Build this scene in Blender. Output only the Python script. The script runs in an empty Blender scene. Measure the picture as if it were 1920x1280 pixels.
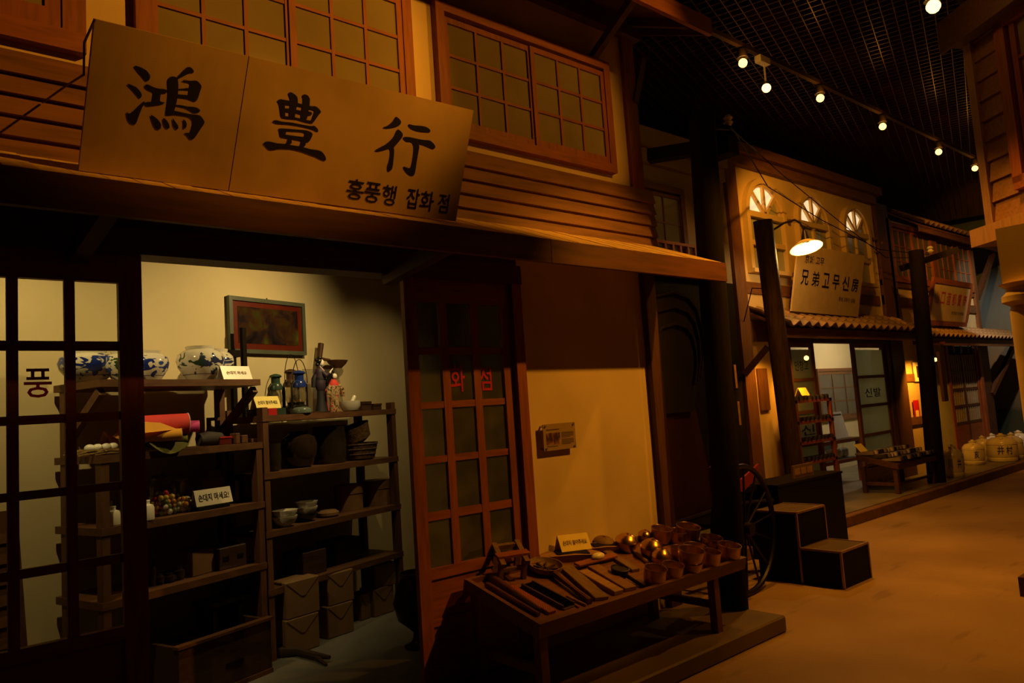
import bpy, bmesh, math, random
from mathutils import Vector, Matrix
random.seed(7)
scene = bpy.context.scene
COL = scene.collection
R = math.radians

# ------------------------------------------------------------------ camera
F_PX, W_PX, H_PX = 1397.0, 1920.0, 1280.0
CAM = Vector((0, 0, 1.5))
_yaw, _pitch, _roll = R(40.9), R(5.3), R(-3.9)
FWD = Vector((math.sin(_yaw)*math.cos(_pitch), math.cos(_yaw)*math.cos(_pitch), math.sin(_pitch)))
_r = Vector((math.cos(_yaw), -math.sin(_yaw), 0))
_u = _r.cross(FWD)
RIGHT = math.cos(_roll)*_r + math.sin(_roll)*_u
UP = -math.sin(_roll)*_r + math.cos(_roll)*_u
cam = bpy.data.cameras.new('camera')
cam.sensor_width = 36.0
cam.lens = F_PX/W_PX*36.0
cam.clip_start = 0.05
cam.clip_end = 200
cam_o = bpy.data.objects.new('camera', cam)
COL.objects.link(cam_o)
cam_o.matrix_world = Matrix(((RIGHT.x, UP.x, -FWD.x, CAM.x), (RIGHT.y, UP.y, -FWD.y, CAM.y),
                             (RIGHT.z, UP.z, -FWD.z, CAM.z), (0, 0, 0, 1)))
scene.camera = cam_o

# ------------------------------------------------------------------ world and exposure
w = bpy.data.worlds.new('world'); scene.world = w; w.use_nodes = True
w.node_tree.nodes['Background'].inputs[0].default_value = (1.0, 0.42, 0.07, 1)
w.node_tree.nodes['Background'].inputs[1].default_value = 0.004
scene.view_settings.view_transform = 'Standard'
scene.view_settings.look = 'None'
scene.view_settings.exposure = 0.0
scene.view_settings.gamma = 1.0
scene.view_settings.use_curve_mapping = False

AMBER = (1.0, 0.36, 0.022)
SOFT = (1.0, 0.68, 0.25)
COOL = (1.0, 0.86, 0.62)
KEY_W, STREET_W, SHOP_W = 430, 150, 38

# ------------------------------------------------------------------ helpers
def at(px, py, point, normal):
    """where the sight line of a photo pixel meets a plane of the place"""
    d = RIGHT*(px-960) - UP*(py-640) + FWD*F_PX
    point, normal = Vector(point), Vector(normal)
    return CAM + d*((point-CAM).dot(normal)/d.dot(normal))
def aty(px, py, Y): return at(px, py, (0, Y, 0), (0, 1, 0))
def atz(px, py, Z): return at(px, py, (0, 0, Z), (0, 0, 1))
def atx(px, py, X): return at(px, py, (X, 0, 0), (1, 0, 0))
def proj(p):
    d = Vector(p)-CAM
    z = d.dot(FWD)
    return 960+F_PX*d.dot(RIGHT)/z, 640-F_PX*d.dot(UP)/z
def depth(p): return (Vector(p)-CAM).dot(FWD)
def on_line(px, p0, d):
    """the point of a straight line in the place that shows at photo column px"""
    p0, d = Vector(p0), Vector(d)
    n = RIGHT*F_PX - FWD*(px-960)
    return p0 + d*(-(p0-CAM).dot(n)/d.dot(n))

class G:
    """collects simple shapes into one mesh; M places them"""
    def __init__(s, M=None): s.v, s.f, s.M = [], [], M
    def add(s, vs, fs):
        n = len(s.v)
        s.v += [(s.M @ Vector(p)) if s.M else Vector(p) for p in vs]
        s.f += [tuple(i+n for i in q) for q in fs]
        return s
    def box(s, a, b):
        (x0, y0, z0), (x1, y1, z1) = a, b
        return s.hexa([(x0,y0,z0),(x1,y0,z0),(x1,y1,z0),(x0,y1,z0),(x0,y0,z1),(x1,y0,z1),(x1,y1,z1),(x0,y1,z1)])
    def hexa(s, p):
        return s.add(p, [(3,2,1,0),(4,5,6,7),(0,1,5,4),(1,2,6,5),(2,3,7,6),(3,0,4,7)])
    def beam(s, p, q, wid, hei, up=(0,0,1)):
        p, q = Vector(p), Vector(q); d = (q-p).normalized(); up = Vector(up)
        a = d.cross(up)
        if a.length < 1e-4: a = d.cross(Vector((1,0,0)))
        a.normalize(); b = a.cross(d).normalized()
        a *= wid/2; b *= hei/2
        return s.hexa([p-a-b,p+a-b,q+a-b,q-a-b,p-a+b,p+a+b,q+a+b,q-a+b])
    def tube(s, pts, r, n=8, closed=False):
        pts = [Vector(p) for p in pts]; m = len(pts)
        rs = r if isinstance(r, (list, tuple)) else [r]*m
        vs, fs = [], []; ref = None
        for i, p in enumerate(pts):
            if closed: t = pts[(i+1) % m]-pts[i-1]
            else: t = pts[min(i+1, m-1)]-pts[max(i-1, 0)]
            t.normalize()
            if ref is None:
                ref = t.orthogonal().normalized()
            a = (ref - t*ref.dot(t)).normalized(); ref = a; b = t.cross(a)
            for k in range(n):
                an = 2*math.pi*k/n
                vs.append(p+(a*math.cos(an)+b*math.sin(an))*rs[i])
        for i in range(m if closed else m-1):
            j = (i+1) % m
            for k in range(n):
                l = (k+1) % n
                fs.append((i*n+k, i*n+l, j*n+l, j*n+k))
        if not closed:
            fs.append(tuple(range(n-1, -1, -1))); fs.append(tuple((m-1)*n+k for k in range(n)))
        return s.add(vs, fs)
    def lathe(s, prof, n=24, c=(0,0,0), Rm=None, sx=1, sy=1):
        c = Vector(c); vs, fs = [], []
        for r, z in prof:
            for k in range(n):
                an = 2*math.pi*k/n
                q = Vector((r*math.cos(an)*sx, r*math.sin(an)*sy, z))
                vs.append(c+((Rm @ q) if Rm else q))
        for i in range(len(prof)-1):
            for k in range(n):
                l = (k+1) % n
                fs.append((i*n+k, i*n+l, (i+1)*n+l, (i+1)*n+k))
        if prof[0][0] > 1e-5: fs.append(tuple(range(n-1, -1, -1)))
        if prof[-1][0] > 1e-5: fs.append(tuple((len(prof)-1)*n+k for k in range(n)))
        return s.add(vs, fs)
    def prism(s, poly, vec):
        poly = [Vector(p) for p in poly]; vec = Vector(vec); n = len(poly)
        vs = poly+[p+vec for p in poly]
        fs = [tuple(range(n-1, -1, -1)), tuple(range(n, 2*n))]
        for i in range(n):
            j = (i+1) % n
            fs.append((i, j, n+j, n+i))
        return s.add(vs, fs)
    def ball(s, c, r, n=12, m=8):
        if not isinstance(r, (tuple, list)): r = (r, r, r)
        c = Vector(c); vs = [c+Vector((0,0,-r[2]))]; fs = []
        for i in range(1, m):
            th = math.pi*i/m
            for k in range(n):
                an = 2*math.pi*k/n
                vs.append(c+Vector((r[0]*math.sin(th)*math.cos(an), r[1]*math.sin(th)*math.sin(an), -r[2]*math.cos(th))))
        vs.append(c+Vector((0,0,r[2]))); L = len(vs)-1
        for k in range(n):
            l = (k+1) % n
            fs.append((0, 1+l, 1+k)); fs.append((L, 1+(m-2)*n+k, 1+(m-2)*n+l))
            for i in range(m-2):
                a, b = 1+i*n, 1+(i+1)*n
                fs.append((a+k, a+l, b+l, b+k))
        return s.add(vs, fs)

def mesh_of(name, g, mat, smooth=False, bevel=0):
    me = bpy.data.meshes.new(name)
    me.from_pydata([tuple(p) for p in g.v], [], g.f)
    bm = bmesh.new(); bm.from_mesh(me)
    if bevel:
        bmesh.ops.bevel(bm, geom=list(bm.edges), offset=bevel, segments=1, affect='EDGES', profile=0.5)
    bmesh.ops.recalc_face_normals(bm, faces=bm.faces)
    bm.to_mesh(me); bm.free()
    if smooth:
        me.polygons.foreach_set('use_smooth', [True]*len(me.polygons))
        me.set_sharp_from_angle(angle=R(40))
    if mat: me.materials.append(mat)
    return me
def tag(o, label=None, cat=None, group=None, kind=None):
    if label: o['label'] = label
    if cat: o['category'] = cat
    if group: o['group'] = group
    if kind: o['kind'] = kind
    return o
def thing(name, label, cat=None, loc=(0,0,0), rz=0, group=None, kind=None):
    o = bpy.data.objects.new(name, None); COL.objects.link(o)
    o.empty_display_size = 0.1
    o.location = loc; o.rotation_euler = (0, 0, rz)
    return tag(o, label, cat, group, kind)
def part(name, g, mat, parent=None, world=True, smooth=False, bevel=0, label=None):
    """one mesh object; g is in world coordinates unless world is False (then in the parent's)"""
    o = bpy.data.objects.new(name, mesh_of(name, g, mat, smooth, bevel)); COL.objects.link(o)
    if parent:
        o.parent = parent
        if world and parent.type == 'EMPTY':
            o.matrix_parent_inverse = parent.matrix_basis.inverted()
    if label: o['label'] = label
    return o
def solo(name, g, mat, label, cat, group=None, smooth=False, bevel=0):
    return tag(part(name, g, mat, None, smooth=smooth, bevel=bevel), label, cat, group)
def struct(name, g, mat, label, parent=None, bevel=0, smooth=False):
    o = part(name, g, mat, parent, bevel=bevel, smooth=smooth)
    return tag(o, label, None, None, 'structure')
def share(name, me, parent, M=None):
    """another object on an existing mesh"""
    o = bpy.data.objects.new(name, me); COL.objects.link(o); o.parent = parent
    if parent and parent.type == 'EMPTY': o.matrix_parent_inverse = parent.matrix_basis.inverted()
    if M is not None: o.matrix_basis = M
    return o
def dup(root, loc, rz=0, label=None, scale=None):
    r = root.copy(); COL.objects.link(r); r.location = loc
    e = root.rotation_euler.copy(); e.z = rz; r.rotation_euler = e
    if scale: r.scale = (scale,)*3 if not isinstance(scale, (tuple, list)) else scale
    if label: r['label'] = label
    for ch in list(root.children):
        c = ch.copy(); COL.objects.link(c); c.parent = r
        for g in list(ch.children):
            d = g.copy(); COL.objects.link(d); d.parent = c
    return r

# ------------------------------------------------------------------ materials
MATS = {}
def _new(name):
    m = bpy.data.materials.new(name); m.use_nodes = True
    MATS[name] = m
    return m, m.node_tree, m.node_tree.nodes['Principled BSDF']
def _noise(nt, scale, stretch=(1,1,1), detail=4, rand=False):
    tc = nt.nodes.new('ShaderNodeTexCoord'); mp = nt.nodes.new('ShaderNodeMapping')
    mp.inputs['Scale'].default_value = stretch
    if rand:
        oi = nt.nodes.new('ShaderNodeObjectInfo'); mu = nt.nodes.new('ShaderNodeVectorMath'); mu.operation = 'SCALE'
        mu.inputs[0].default_value = (7.3, 3.1, 5.7)
        nt.links.new(oi.outputs['Random'], mu.inputs['Scale'])
        nt.links.new(mu.outputs[0], mp.inputs['Location'])
    nt.links.new(tc.outputs['Object'], mp.inputs['Vector'])
    n = nt.nodes.new('ShaderNodeTexNoise'); n.inputs['Scale'].default_value = scale
    n.inputs['Detail'].default_value = detail
    nt.links.new(mp.outputs[0], n.inputs['Vector'])
    return n
def _ramp(nt, src, stops):
    r = nt.nodes.new('ShaderNodeValToRGB')
    while len(r.color_ramp.elements) < len(stops): r.color_ramp.elements.new(0.5)
    for e, (p, c) in zip(r.color_ramp.elements, stops):
        e.position = p; e.color = (*c, 1)
    nt.links.new(src, r.inputs['Fac'])
    return r
def _bump(nt, bs, src, strength, dist=0.01):
    b = nt.nodes.new('ShaderNodeBump'); b.inputs['Strength'].default_value = strength
    b.inputs['Distance'].default_value = dist
    nt.links.new(src, b.inputs['Height']); nt.links.new(b.outputs[0], bs.inputs['Normal'])
def k(c, f): return tuple(min(1, x*f) for x in c)
def plain(name, c, rough=0.6, metal=0.0, var=0.15, scale=9, bump=0.0, spec=0.5):
    m, nt, bs = _new(name)
    n = _noise(nt, scale)
    r = _ramp(nt, n.outputs['Fac'], [(0.3, k(c, 1-var)), (0.7, k(c, 1+var))])
    nt.links.new(r.outputs[0], bs.inputs['Base Color'])
    bs.inputs['Roughness'].default_value = rough; bs.inputs['Metallic'].default_value = metal
    bs.inputs['Specular IOR Level'].default_value = spec
    if bump: _bump(nt, bs, n.outputs['Fac'], bump)
    return m
def wood(name, c, axis='X', rough=0.55, var=0.35, scale=5, bump=0.15, spec=0.35):
    m, nt, bs = _new(name)
    st = {'X': (1, 9, 9), 'Y': (9, 1, 9), 'Z': (9, 9, 1)}[axis]
    n = _noise(nt, scale, st, 6, True)
    n2 = _noise(nt, 1.3, (1, 1, 1), 3, True)
    r = _ramp(nt, n.outputs['Fac'], [(0.25, k(c, 1-var)), (0.5, c), (0.8, k(c, 1+var*0.8))])
    mx = nt.nodes.new('ShaderNodeMixRGB'); mx.blend_type = 'MULTIPLY'; mx.inputs[0].default_value = 0.6
    r2 = _ramp(nt, n2.outputs['Fac'], [(0.3, (0.72, 0.68, 0.65)), (0.7, (1, 1, 1))])
    nt.links.new(r.outputs[0], mx.inputs[1]); nt.links.new(r2.outputs[0], mx.inputs[2])
    nt.links.new(mx.outputs[0], bs.inputs['Base Color'])
    bs.inputs['Roughness'].default_value = rough
    bs.inputs['Specular IOR Level'].default_value = spec
    _bump(nt, bs, n.outputs['Fac'], bump, 0.004)
    return m
def emit(name, c, s):
    m, nt, bs = _new(name)
    bs.inputs['Base Color'].default_value = (*c, 1)
    bs.inputs['Emission Color'].default_value = (*c, 1); bs.inputs['Emission Strength'].default_value = s
    return m
def glass(name, tint, gloss=0.07, rough=0.02, dust=0.0):
    m, nt, bs = _new(name); nt.nodes.remove(bs)
    out = nt.nodes['Material Output']
    tr = nt.nodes.new('ShaderNodeBsdfTransparent'); tr.inputs[0].default_value = (*tint, 1)
    gl = nt.nodes.new('ShaderNodeBsdfGlossy'); gl.inputs['Roughness'].default_value = rough
    lw = nt.nodes.new('ShaderNodeLayerWeight'); lw.inputs[0].default_value = 0.25
    ma = nt.nodes.new('ShaderNodeMath'); ma.operation = 'MULTIPLY_ADD'
    ma.inputs[1].default_value = 0.25; ma.inputs[2].default_value = gloss
    nt.links.new(lw.outputs['Fresnel'], ma.inputs[0])
    mx = nt.nodes.new('ShaderNodeMixShader')
    nt.links.new(ma.outputs[0], mx.inputs[0]); nt.links.new(tr.outputs[0], mx.inputs[1]); nt.links.new(gl.outputs[0], mx.inputs[2])
    last = mx
    if dust:
        df = nt.nodes.new('ShaderNodeBsdfDiffuse'); df.inputs[0].default_value = (0.6, 0.6, 0.55, 1)
        nz = _noise(nt, 6)
        r = _ramp(nt, nz.outputs['Fac'], [(0.4, (dust*.4,)*3), (0.8, (dust,)*3)])
        m2 = nt.nodes.new('ShaderNodeMixShader')
        nt.links.new(r.outputs[0], m2.inputs[0]); nt.links.new(mx.outputs[0], m2.inputs[1]); nt.links.new(df.outputs[0], m2.inputs[2])
        last = m2
    nt.links.new(last.outputs[0], out.inputs['Surface'])
    return m
def milky(name, c, f=0.6):
    """frosted pane that lets light through"""
    m, nt, bs = _new(name)
    bs.inputs['Base Color'].default_value = (*c, 1); bs.inputs['Roughness'].default_value = 0.35
    tl = nt.nodes.new('ShaderNodeBsdfTranslucent'); tl.inputs[0].default_value = (*c, 1)
    mx = nt.nodes.new('ShaderNodeMixShader'); mx.inputs[0].default_value = f
    nt.links.new(bs.outputs[0], mx.inputs[1]); nt.links.new(tl.outputs[0], mx.inputs[2])
    nt.links.new(mx.outputs[0], nt.nodes['Material Output'].inputs['Surface'])
    return m
def painted_jar(name, base, ink, ink2, z0, z1, scale=9, seed=0, thr=0.64):
    """glazed white porcelain with brushed motifs in a band between two heights"""
    m, nt, bs = _new(name)
    tc = nt.nodes.new('ShaderNodeTexCoord'); sp = nt.nodes.new('ShaderNodeSeparateXYZ')
    nt.links.new(tc.outputs['Object'], sp.inputs[0])
    n = _noise(nt, scale, (1, 1, 1.6), 2); n.inputs['Distortion'].default_value = 1.6
    n.noise_dimensions = '4D'; n.inputs['W'].default_value = seed
    n2 = _noise(nt, scale*0.6, (1, 1, 1), 1); n2.noise_dimensions = '4D'; n2.inputs['W'].default_value = seed+9
    mr = nt.nodes.new('ShaderNodeMapRange'); mr.inputs[1].default_value = z0; mr.inputs[2].default_value = z1
    nt.links.new(sp.outputs['Z'], mr.inputs[0])
    band = _ramp(nt, mr.outputs[0], [(0.0, (0,0,0)), (0.12, (.12,)*3), (0.5, (.2,)*3), (0.88, (.12,)*3), (1.0, (0,0,0))])
    ad = nt.nodes.new('ShaderNodeMath'); ad.operation = 'ADD'
    nt.links.new(n.outputs['Fac'], ad.inputs[0]); nt.links.new(band.outputs[0], ad.inputs[1])
    mask = _ramp(nt, ad.outputs[0], [(thr, (0,0,0)), (thr+.022, (1,1,1))])
    inkr = _ramp(nt, n2.outputs['Fac'], [(0.47, ink), (0.53, ink2)])
    mx = nt.nodes.new('ShaderNodeMixRGB')
    nt.links.new(mask.outputs[0], mx.inputs[0]); mx.inputs[1].default_value = (*base, 1)
    nt.links.new(inkr.outputs[0], mx.inputs[2])
    nt.links.new(mx.outputs[0], bs.inputs['Base Color'])
    bs.inputs['Roughness'].default_value = 0.12
    return m

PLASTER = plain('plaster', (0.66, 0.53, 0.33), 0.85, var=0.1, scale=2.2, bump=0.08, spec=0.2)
PLASTER_IN = plain('shop_plaster', (0.60, 0.52, 0.33), 0.85, var=0.06, scale=2, bump=0.05, spec=0.2)
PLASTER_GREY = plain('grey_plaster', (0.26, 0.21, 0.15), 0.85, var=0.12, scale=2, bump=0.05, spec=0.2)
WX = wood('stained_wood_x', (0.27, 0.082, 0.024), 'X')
WZ = wood('stained_wood_z', (0.27, 0.082, 0.024), 'Z')
CLAP = wood('clapboard_wood', (0.21, 0.095, 0.034), 'X', scale=3, var=0.45)
ROOFW = wood('roof_board_wood', (0.86, 0.62, 0.30), 'Y', scale=4)
FASC = wood('fascia_wood', (0.16, 0.055, 0.018), 'X', scale=3, var=0.45)
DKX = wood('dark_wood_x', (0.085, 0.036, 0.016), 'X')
DKZ = wood('dark_wood_z', (0.085, 0.036, 0.016), 'Z')
DKY = wood('dark_wood_y', (0.085, 0.036, 0.016), 'Y')
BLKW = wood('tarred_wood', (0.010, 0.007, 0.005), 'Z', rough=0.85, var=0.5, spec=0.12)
SHELFW = wood('shelf_wood', (0.13, 0.06, 0.027), 'X', scale=4)
SHELFZ = wood('shelf_wood_z', (0.13, 0.06, 0.027), 'Z', scale=4)
SIGNB = plain('aged_signboard', (0.44, 0.31, 0.15), 0.55, var=0.22, scale=2.6, bump=0.05)
INK = plain('black_ink', (0.006, 0.005, 0.005), 0.5, var=0.1)
INKB = plain('brown_ink', (0.05, 0.025, 0.012), 0.5)
REDPAINT = plain('red_paint', (0.50, 0.010, 0.012), 0.45)
BLUEINK = plain('blue_ink', (0.03, 0.05, 0.26), 0.5)
FROST = plain('frosted_glass', (0.23, 0.20, 0.125), 0.10, var=0.12, scale=3, spec=0.5)
FROST2 = plain('pale_frosted_glass', (0.33, 0.34, 0.26), 0.25, var=0.1, scale=3, spec=0.6)
MILK = milky('milky_pane', (0.66, 0.70, 0.58), 0.85)
GLASS = glass('window_glass', (0.93, 0.94, 0.90), 0.035, 0.01, 0.02)
GLASSD = glass('dusty_glass', (0.55, 0.56, 0.52), 0.06, 0.03, 0.14)
CLEAR = glass('clear_glass', (0.95, 0.96, 0.95), 0.05, 0.02)
BLACK = plain('black_matt', (0.006, 0.006, 0.006), 0.7, spec=0.15)
PLATFORM = plain('platform_concrete', (0.15, 0.105, 0.06), 0.5, var=0.25, scale=2.5, bump=0.05)
SHOPFLOOR = plain('shop_floor_concrete', (0.20, 0.205, 0.20), 0.45, var=0.25, scale=2.5, bump=0.05)
IRON = plain('iron', (0.02, 0.017, 0.014), 0.4, 0.6)
STEEL = plain('steel', (0.5, 0.47, 0.42), 0.3, 0.9)
BRASS = plain('brass', (0.62, 0.38, 0.10), 0.27, 1.0, var=0.3, scale=12)
BRASSD = plain('tarnished_brass', (0.44, 0.27, 0.085), 0.30, 0.88, var=0.4, scale=12)
PAPER = plain('kraft_paper', (0.24, 0.14, 0.06), 0.7, var=0.12, scale=5, bump=0.1)
WHITE = plain('white_card', (0.80, 0.80, 0.76), 0.35, var=0.03)
YELLOW = plain('yellow_card', (0.90, 0.76, 0.22), 0.5, var=0.04)
BOXBR = plain('brown_card', (0.20, 0.105, 0.045), 0.7)
DARKBOX = wood('dark_box_wood', (0.06, 0.03, 0.016), 'X')
PORCELAIN = plain('white_porcelain', (0.80, 0.78, 0.70), 0.15, var=0.04)
CERAMIC = plain('grey_porcelain', (0.64, 0.62, 0.56), 0.2, var=0.1)
ONGGI = plain('brown_glaze', (0.030, 0.018, 0.011), 0.1, var=0.4, scale=5)
ONGGI2 = plain('olive_glaze', (0.030, 0.022, 0.011), 0.15, var=0.4, scale=5)
BASKET = plain('wicker', (0.10, 0.055, 0.028), 0.7, var=0.5, scale=40, bump=0.5)
RED = plain('red_cloth', (0.62, 0.045, 0.040), 0.75, var=0.08, bump=0.05)
ORANGE = plain('orange_cloth', (0.74, 0.36, 0.03), 0.75, var=0.06, bump=0.05)
PINK = plain('magenta_cloth', (0.62, 0.06, 0.30), 0.7, var=0.06)
OLIVE = plain('olive_cloth', (0.13, 0.13, 0.02), 0.8)
LINING = plain('pale_lining', (0.70, 0.50, 0.46), 0.7)
TILE = plain('roof_tile', (0.27, 0.17, 0.08), 0.7, var=0.35, scale=8, bump=0.2)
BULB = emit('lamp_bulb', (1.0, 0.62, 0.16), 5)
BULBS = emit('small_lamp_bulb', (1.0, 0.56, 0.12), 4.5)
LOUVRE = plain('louvre_metal', (0.085, 0.042, 0.027), 0.33, 0.5)

def text_g(body, M, height=None, width=None, thick=0.0015, bold=0.0, cx=True, sx=1.0):
    """flat lettering as a mesh; M carries its x along the line and y up; centred on the origin of M"""
    cu = bpy.data.curves.new('t', 'FONT'); cu.body = body; cu.size = 1.0
    cu.align_x = 'CENTER'; cu.offset = bold; cu.resolution_u = 2
    o = bpy.data.objects.new('t', cu); COL.objects.link(o)
    bpy.context.view_layer.update()
    me = bpy.data.meshes.new_from_object(o.evaluated_get(bpy.context.evaluated_depsgraph_get()))
    xs = [p.co.x for p in me.vertices]; ys = [p.co.y for p in me.vertices]
    w0, h0 = max(xs)-min(xs), max(ys)-min(ys)
    fx = fy = 1.0
    if height: fy = height/h0; fx = fy*sx
    if width: fx = width/w0
    if width and not height: fy = fx
    ox, oy = (max(xs)+min(xs))/2, (max(ys)+min(ys))/2
    g = G(M)
    g.add([((p.co.x-ox)*fx, (p.co.y-oy)*fy, thick) for p in me.vertices], [tuple(q.vertices) for q in me.polygons])
    bpy.data.objects.remove(o); bpy.data.curves.remove(cu); bpy.data.meshes.remove(me)
    return g
def frame(o, x, y):
    x = Vector(x).normalized(); y = Vector(y); z = x.cross(y).normalized(); y = z.cross(x)
    return Matrix(((x.x, y.x, z.x, o[0]), (x.y, y.y, z.y, o[1]), (x.z, y.z, z.z, o[2]), (0,0,0,1)))
def smooth_poly(p, it=2):
    p = [Vector((a, b)) for a, b in p]
    for _ in range(it):
        q = []
        for i in range(len(p)):
            a, b = p[i], p[(i+1) % len(p)]
            q += [a*0.8+b*0.2, a*0.2+b*0.8]
        p = q
    return p
def spot(name, parent, loc, target, power, color, angle=60, blend=0.5, size=0.04):
    l = bpy.data.lights.new(name, 'SPOT'); l.energy = power; l.color = color
    l.spot_size = R(angle); l.spot_blend = blend; l.shadow_soft_size = size
    o = bpy.data.objects.new(name, l); COL.objects.link(o)
    o.location = loc
    o.rotation_euler = (Vector(target)-Vector(loc)).to_track_quat('-Z', 'Y').to_euler()
    if parent:
        o.parent = parent; o.matrix_parent_inverse = parent.matrix_basis.inverted()
    return o
def bulb_light(name, parent, loc, power, color, size=0.03):
    l = bpy.data.lights.new(name, 'POINT'); l.energy = power; l.color = color; l.shadow_soft_size = size
    o = bpy.data.objects.new(name, l); COL.objects.link(o); o.location = loc
    if parent:
        o.parent = parent; o.matrix_parent_inverse = parent.matrix_basis.inverted()
    return o
# ================================================================== the hall: floor, ceiling, tracks
m, nt, FL = _new('hall_floor')
n1 = _noise(nt, 1.1, (1, 1, 1), 5); n2 = _noise(nt, 3.0, (0.5, 2.2, 1), 4); n3 = _noise(nt, 45, (1, 1, 1), 2)
r1 = _ramp(nt, n1.outputs['Fac'], [(0.3, (0.27, 0.175, 0.095)), (0.7, (0.40, 0.27, 0.15))])
r2 = _ramp(nt, n2.outputs['Fac'], [(0.30, (0.55, 0.5, 0.45)), (0.38, (1, 1, 1))])
mx = nt.nodes.new('ShaderNodeMixRGB'); mx.blend_type = 'MULTIPLY'; mx.inputs[0].default_value = 0.5
nt.links.new(r1.outputs[0], mx.inputs[1]); nt.links.new(r2.outputs[0], mx.inputs[2])
nt.links.new(mx.outputs[0], FL.inputs['Base Color']); FL.inputs['Roughness'].default_value = 0.55
FL.inputs['Specular IOR Level'].default_value = 0.3
_bump(nt, FL, n3.outputs['Fac'], 0.1, 0.003)
FLOOR = m
struct('floor', G().box((-3, -6, -0.1), (24, 9, 0)), FLOOR, 'dusty tan concrete floor of the indoor street')
struct('ceiling', G().box((-3, -6, 5.4), (24, 9, 5.5)), BLACK, 'black ceiling above the open louvre grid')
struct('wall_end', G().box((19, -6, 0), (19.1, 9, 5.4)), PLASTER_GREY, 'dark wall closing the far end of the hall')
struct('wall_far', G().box((-3, 8.9, 0), (24, 9, 5.4)), BLACK, 'black hall wall behind the house fronts')

# open louvre ceiling, laid at 17 degrees to the street
GA = R(17)
GM = Matrix.Translation((4.0, 0, 4.8)) @ Matrix.Rotation(GA, 4, 'Z')
grid = thing('ceiling_grid', 'black open louvre grid hung under the ceiling', None, (4, 0, 4.8), kind='structure')
sl = mesh_of('slat', G().box((0, -0.004, 0), (15, 0.004, 0.05)), LOUVRE)
sc_ = mesh_of('cross_slat', G().box((-0.004, 0, 0), (0.004, 9.5, 0.05)), LOUVRE)
for i in range(96):
    share('slat', sl, grid, GM @ Matrix.Translation((-1.0, -2.5+i*0.1, 0)))
for i in range(150):
    share('cross_slat', sc_, grid, GM @ Matrix.Translation((-1.0+i*0.1, -2.5, 0)))

TRACKM = plain('track_metal', (0.05, 0.03, 0.018), 0.7, 0.0, spec=.2)
HOUSING = plain('lamp_housing', (0.05, 0.035, 0.025), 0.4, 0.3)
solo('light_track', G().box((3.2, 3.27, 4.50), (14.5, 3.31, 4.54)), TRACKM,
     'long dark lighting track running down the street under the louvre ceiling', 'track')
solo('light_track', G().box((2.0, 0.33, 4.50), (9.0, 0.37, 4.54)), TRACKM,
     'dark lighting track over the middle of the street, nearest the viewer', 'track')
def track_lamp(p, target, label, power, color, angle=60, bulbmat=BULB, r=0.045):
    p = Vector(p); d = (Vector(target)-p).normalized()
    t = thing('track_spotlight', label, 'spotlight', p, group='spotlights on the ceiling tracks')
    q = d.to_track_quat('Z', 'Y').to_matrix()
    part('stem', G().tube([p+Vector((0, 0, 0.02)), Vector((p.x, p.y, 4.50))], 0.008, 6), HOUSING, t)
    part('lamp_housing', G().lathe([(0.010, 0.13), (r*.8, 0.12), (r+0.004, 0.045), (r-.006, 0.045), (r*.6, 0.09), (0.01, 0.10)], 14, p), HOUSING, t, smooth=True)
    part('bulb', G().ball(p, r*0.85, 10, 8), bulbmat, t, smooth=True)
    spot('beam', t, p+d*(r+.02), target, power, color, angle, 0.6)
    bulb_light('spill', t, p+Vector((-.07, -.07, 0)), 1.1, color, 0.03)
    return t
lampz = 4.36
for i, (px, py, tgt, pw, an) in enumerate([
        (1393, 126, (6.4, 4.5, 2.9), STREET_W*0.14, 60),
        (1538, 184, (9.4, 4.8, 2.9), STREET_W*1.0, 75),
        (1655, 249, (8.6, 2.0, 0.0), STREET_W*0.9, 80),
        (1760, 289, (13.5, 4.4, 2.2), STREET_W*0.55, 60),
        (1828, 327, (16.6, 4.2, 1.6), STREET_W*1.3, 80)]):
    p = on_line(px, (0, 3.29, lampz), (1, 0, 0))
    track_lamp(p, tgt, ['spotlight on the street track closest to the shop roof, left of the hanging white rod',
                        'spotlight on the street track just right of the hanging pendant bulb',
                        'spotlight in the middle of the street track, above the arched windows',
                        'fourth spotlight along the street track, above the red lettered sign',
                        'farthest spotlight on the street track, next to the clapboard house'][i], pw, AMBER, an, BULBS)
track_lamp((14.0, 3.29, lampz), (16.8, 4.6, 1.4), 'added unseen neutral spotlight at the far end of the street track, behind the clapboard house', STREET_W*1.2, COOL, 75, BULBS)  # added out of sight to brighten the backdrop and wine jars
# bright pendant on a white rod
pp = on_line(1437, (0, 3.29, 4.22), (1, 0, 0)); pt_ = pp.copy()
t = thing('pendant_lamp', 'bright bare bulb hanging from the track on a white rod', 'pendant lamp', pp)
part('ceiling_block', G().box((pp.x-0.10, pp.y-0.03, 4.44), (pp.x+0.06, pp.y+0.03, 4.50)), plain('white_metal', (0.75, 0.68, 0.6), 0.4), t)
part('rod', G().tube([pp+Vector((0, 0, 0.05)), Vector((pp.x, pp.y, 4.45))], 0.009, 8), MATS['white_metal'], t)
part('socket', G().lathe([(0.02, 0.06), (0.024, 0.02), (0.02, 0.015)], 10, pp), HOUSING, t)
part('bulb', G().ball(pp, 0.04, 12, 8), BULB, t, smooth=True)
spot('beam', t, pp+Vector((0, -0.03, -0.05)), (6.9, 2.4, 0), STREET_W*1.2, AMBER, 95, 0.7)
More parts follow.
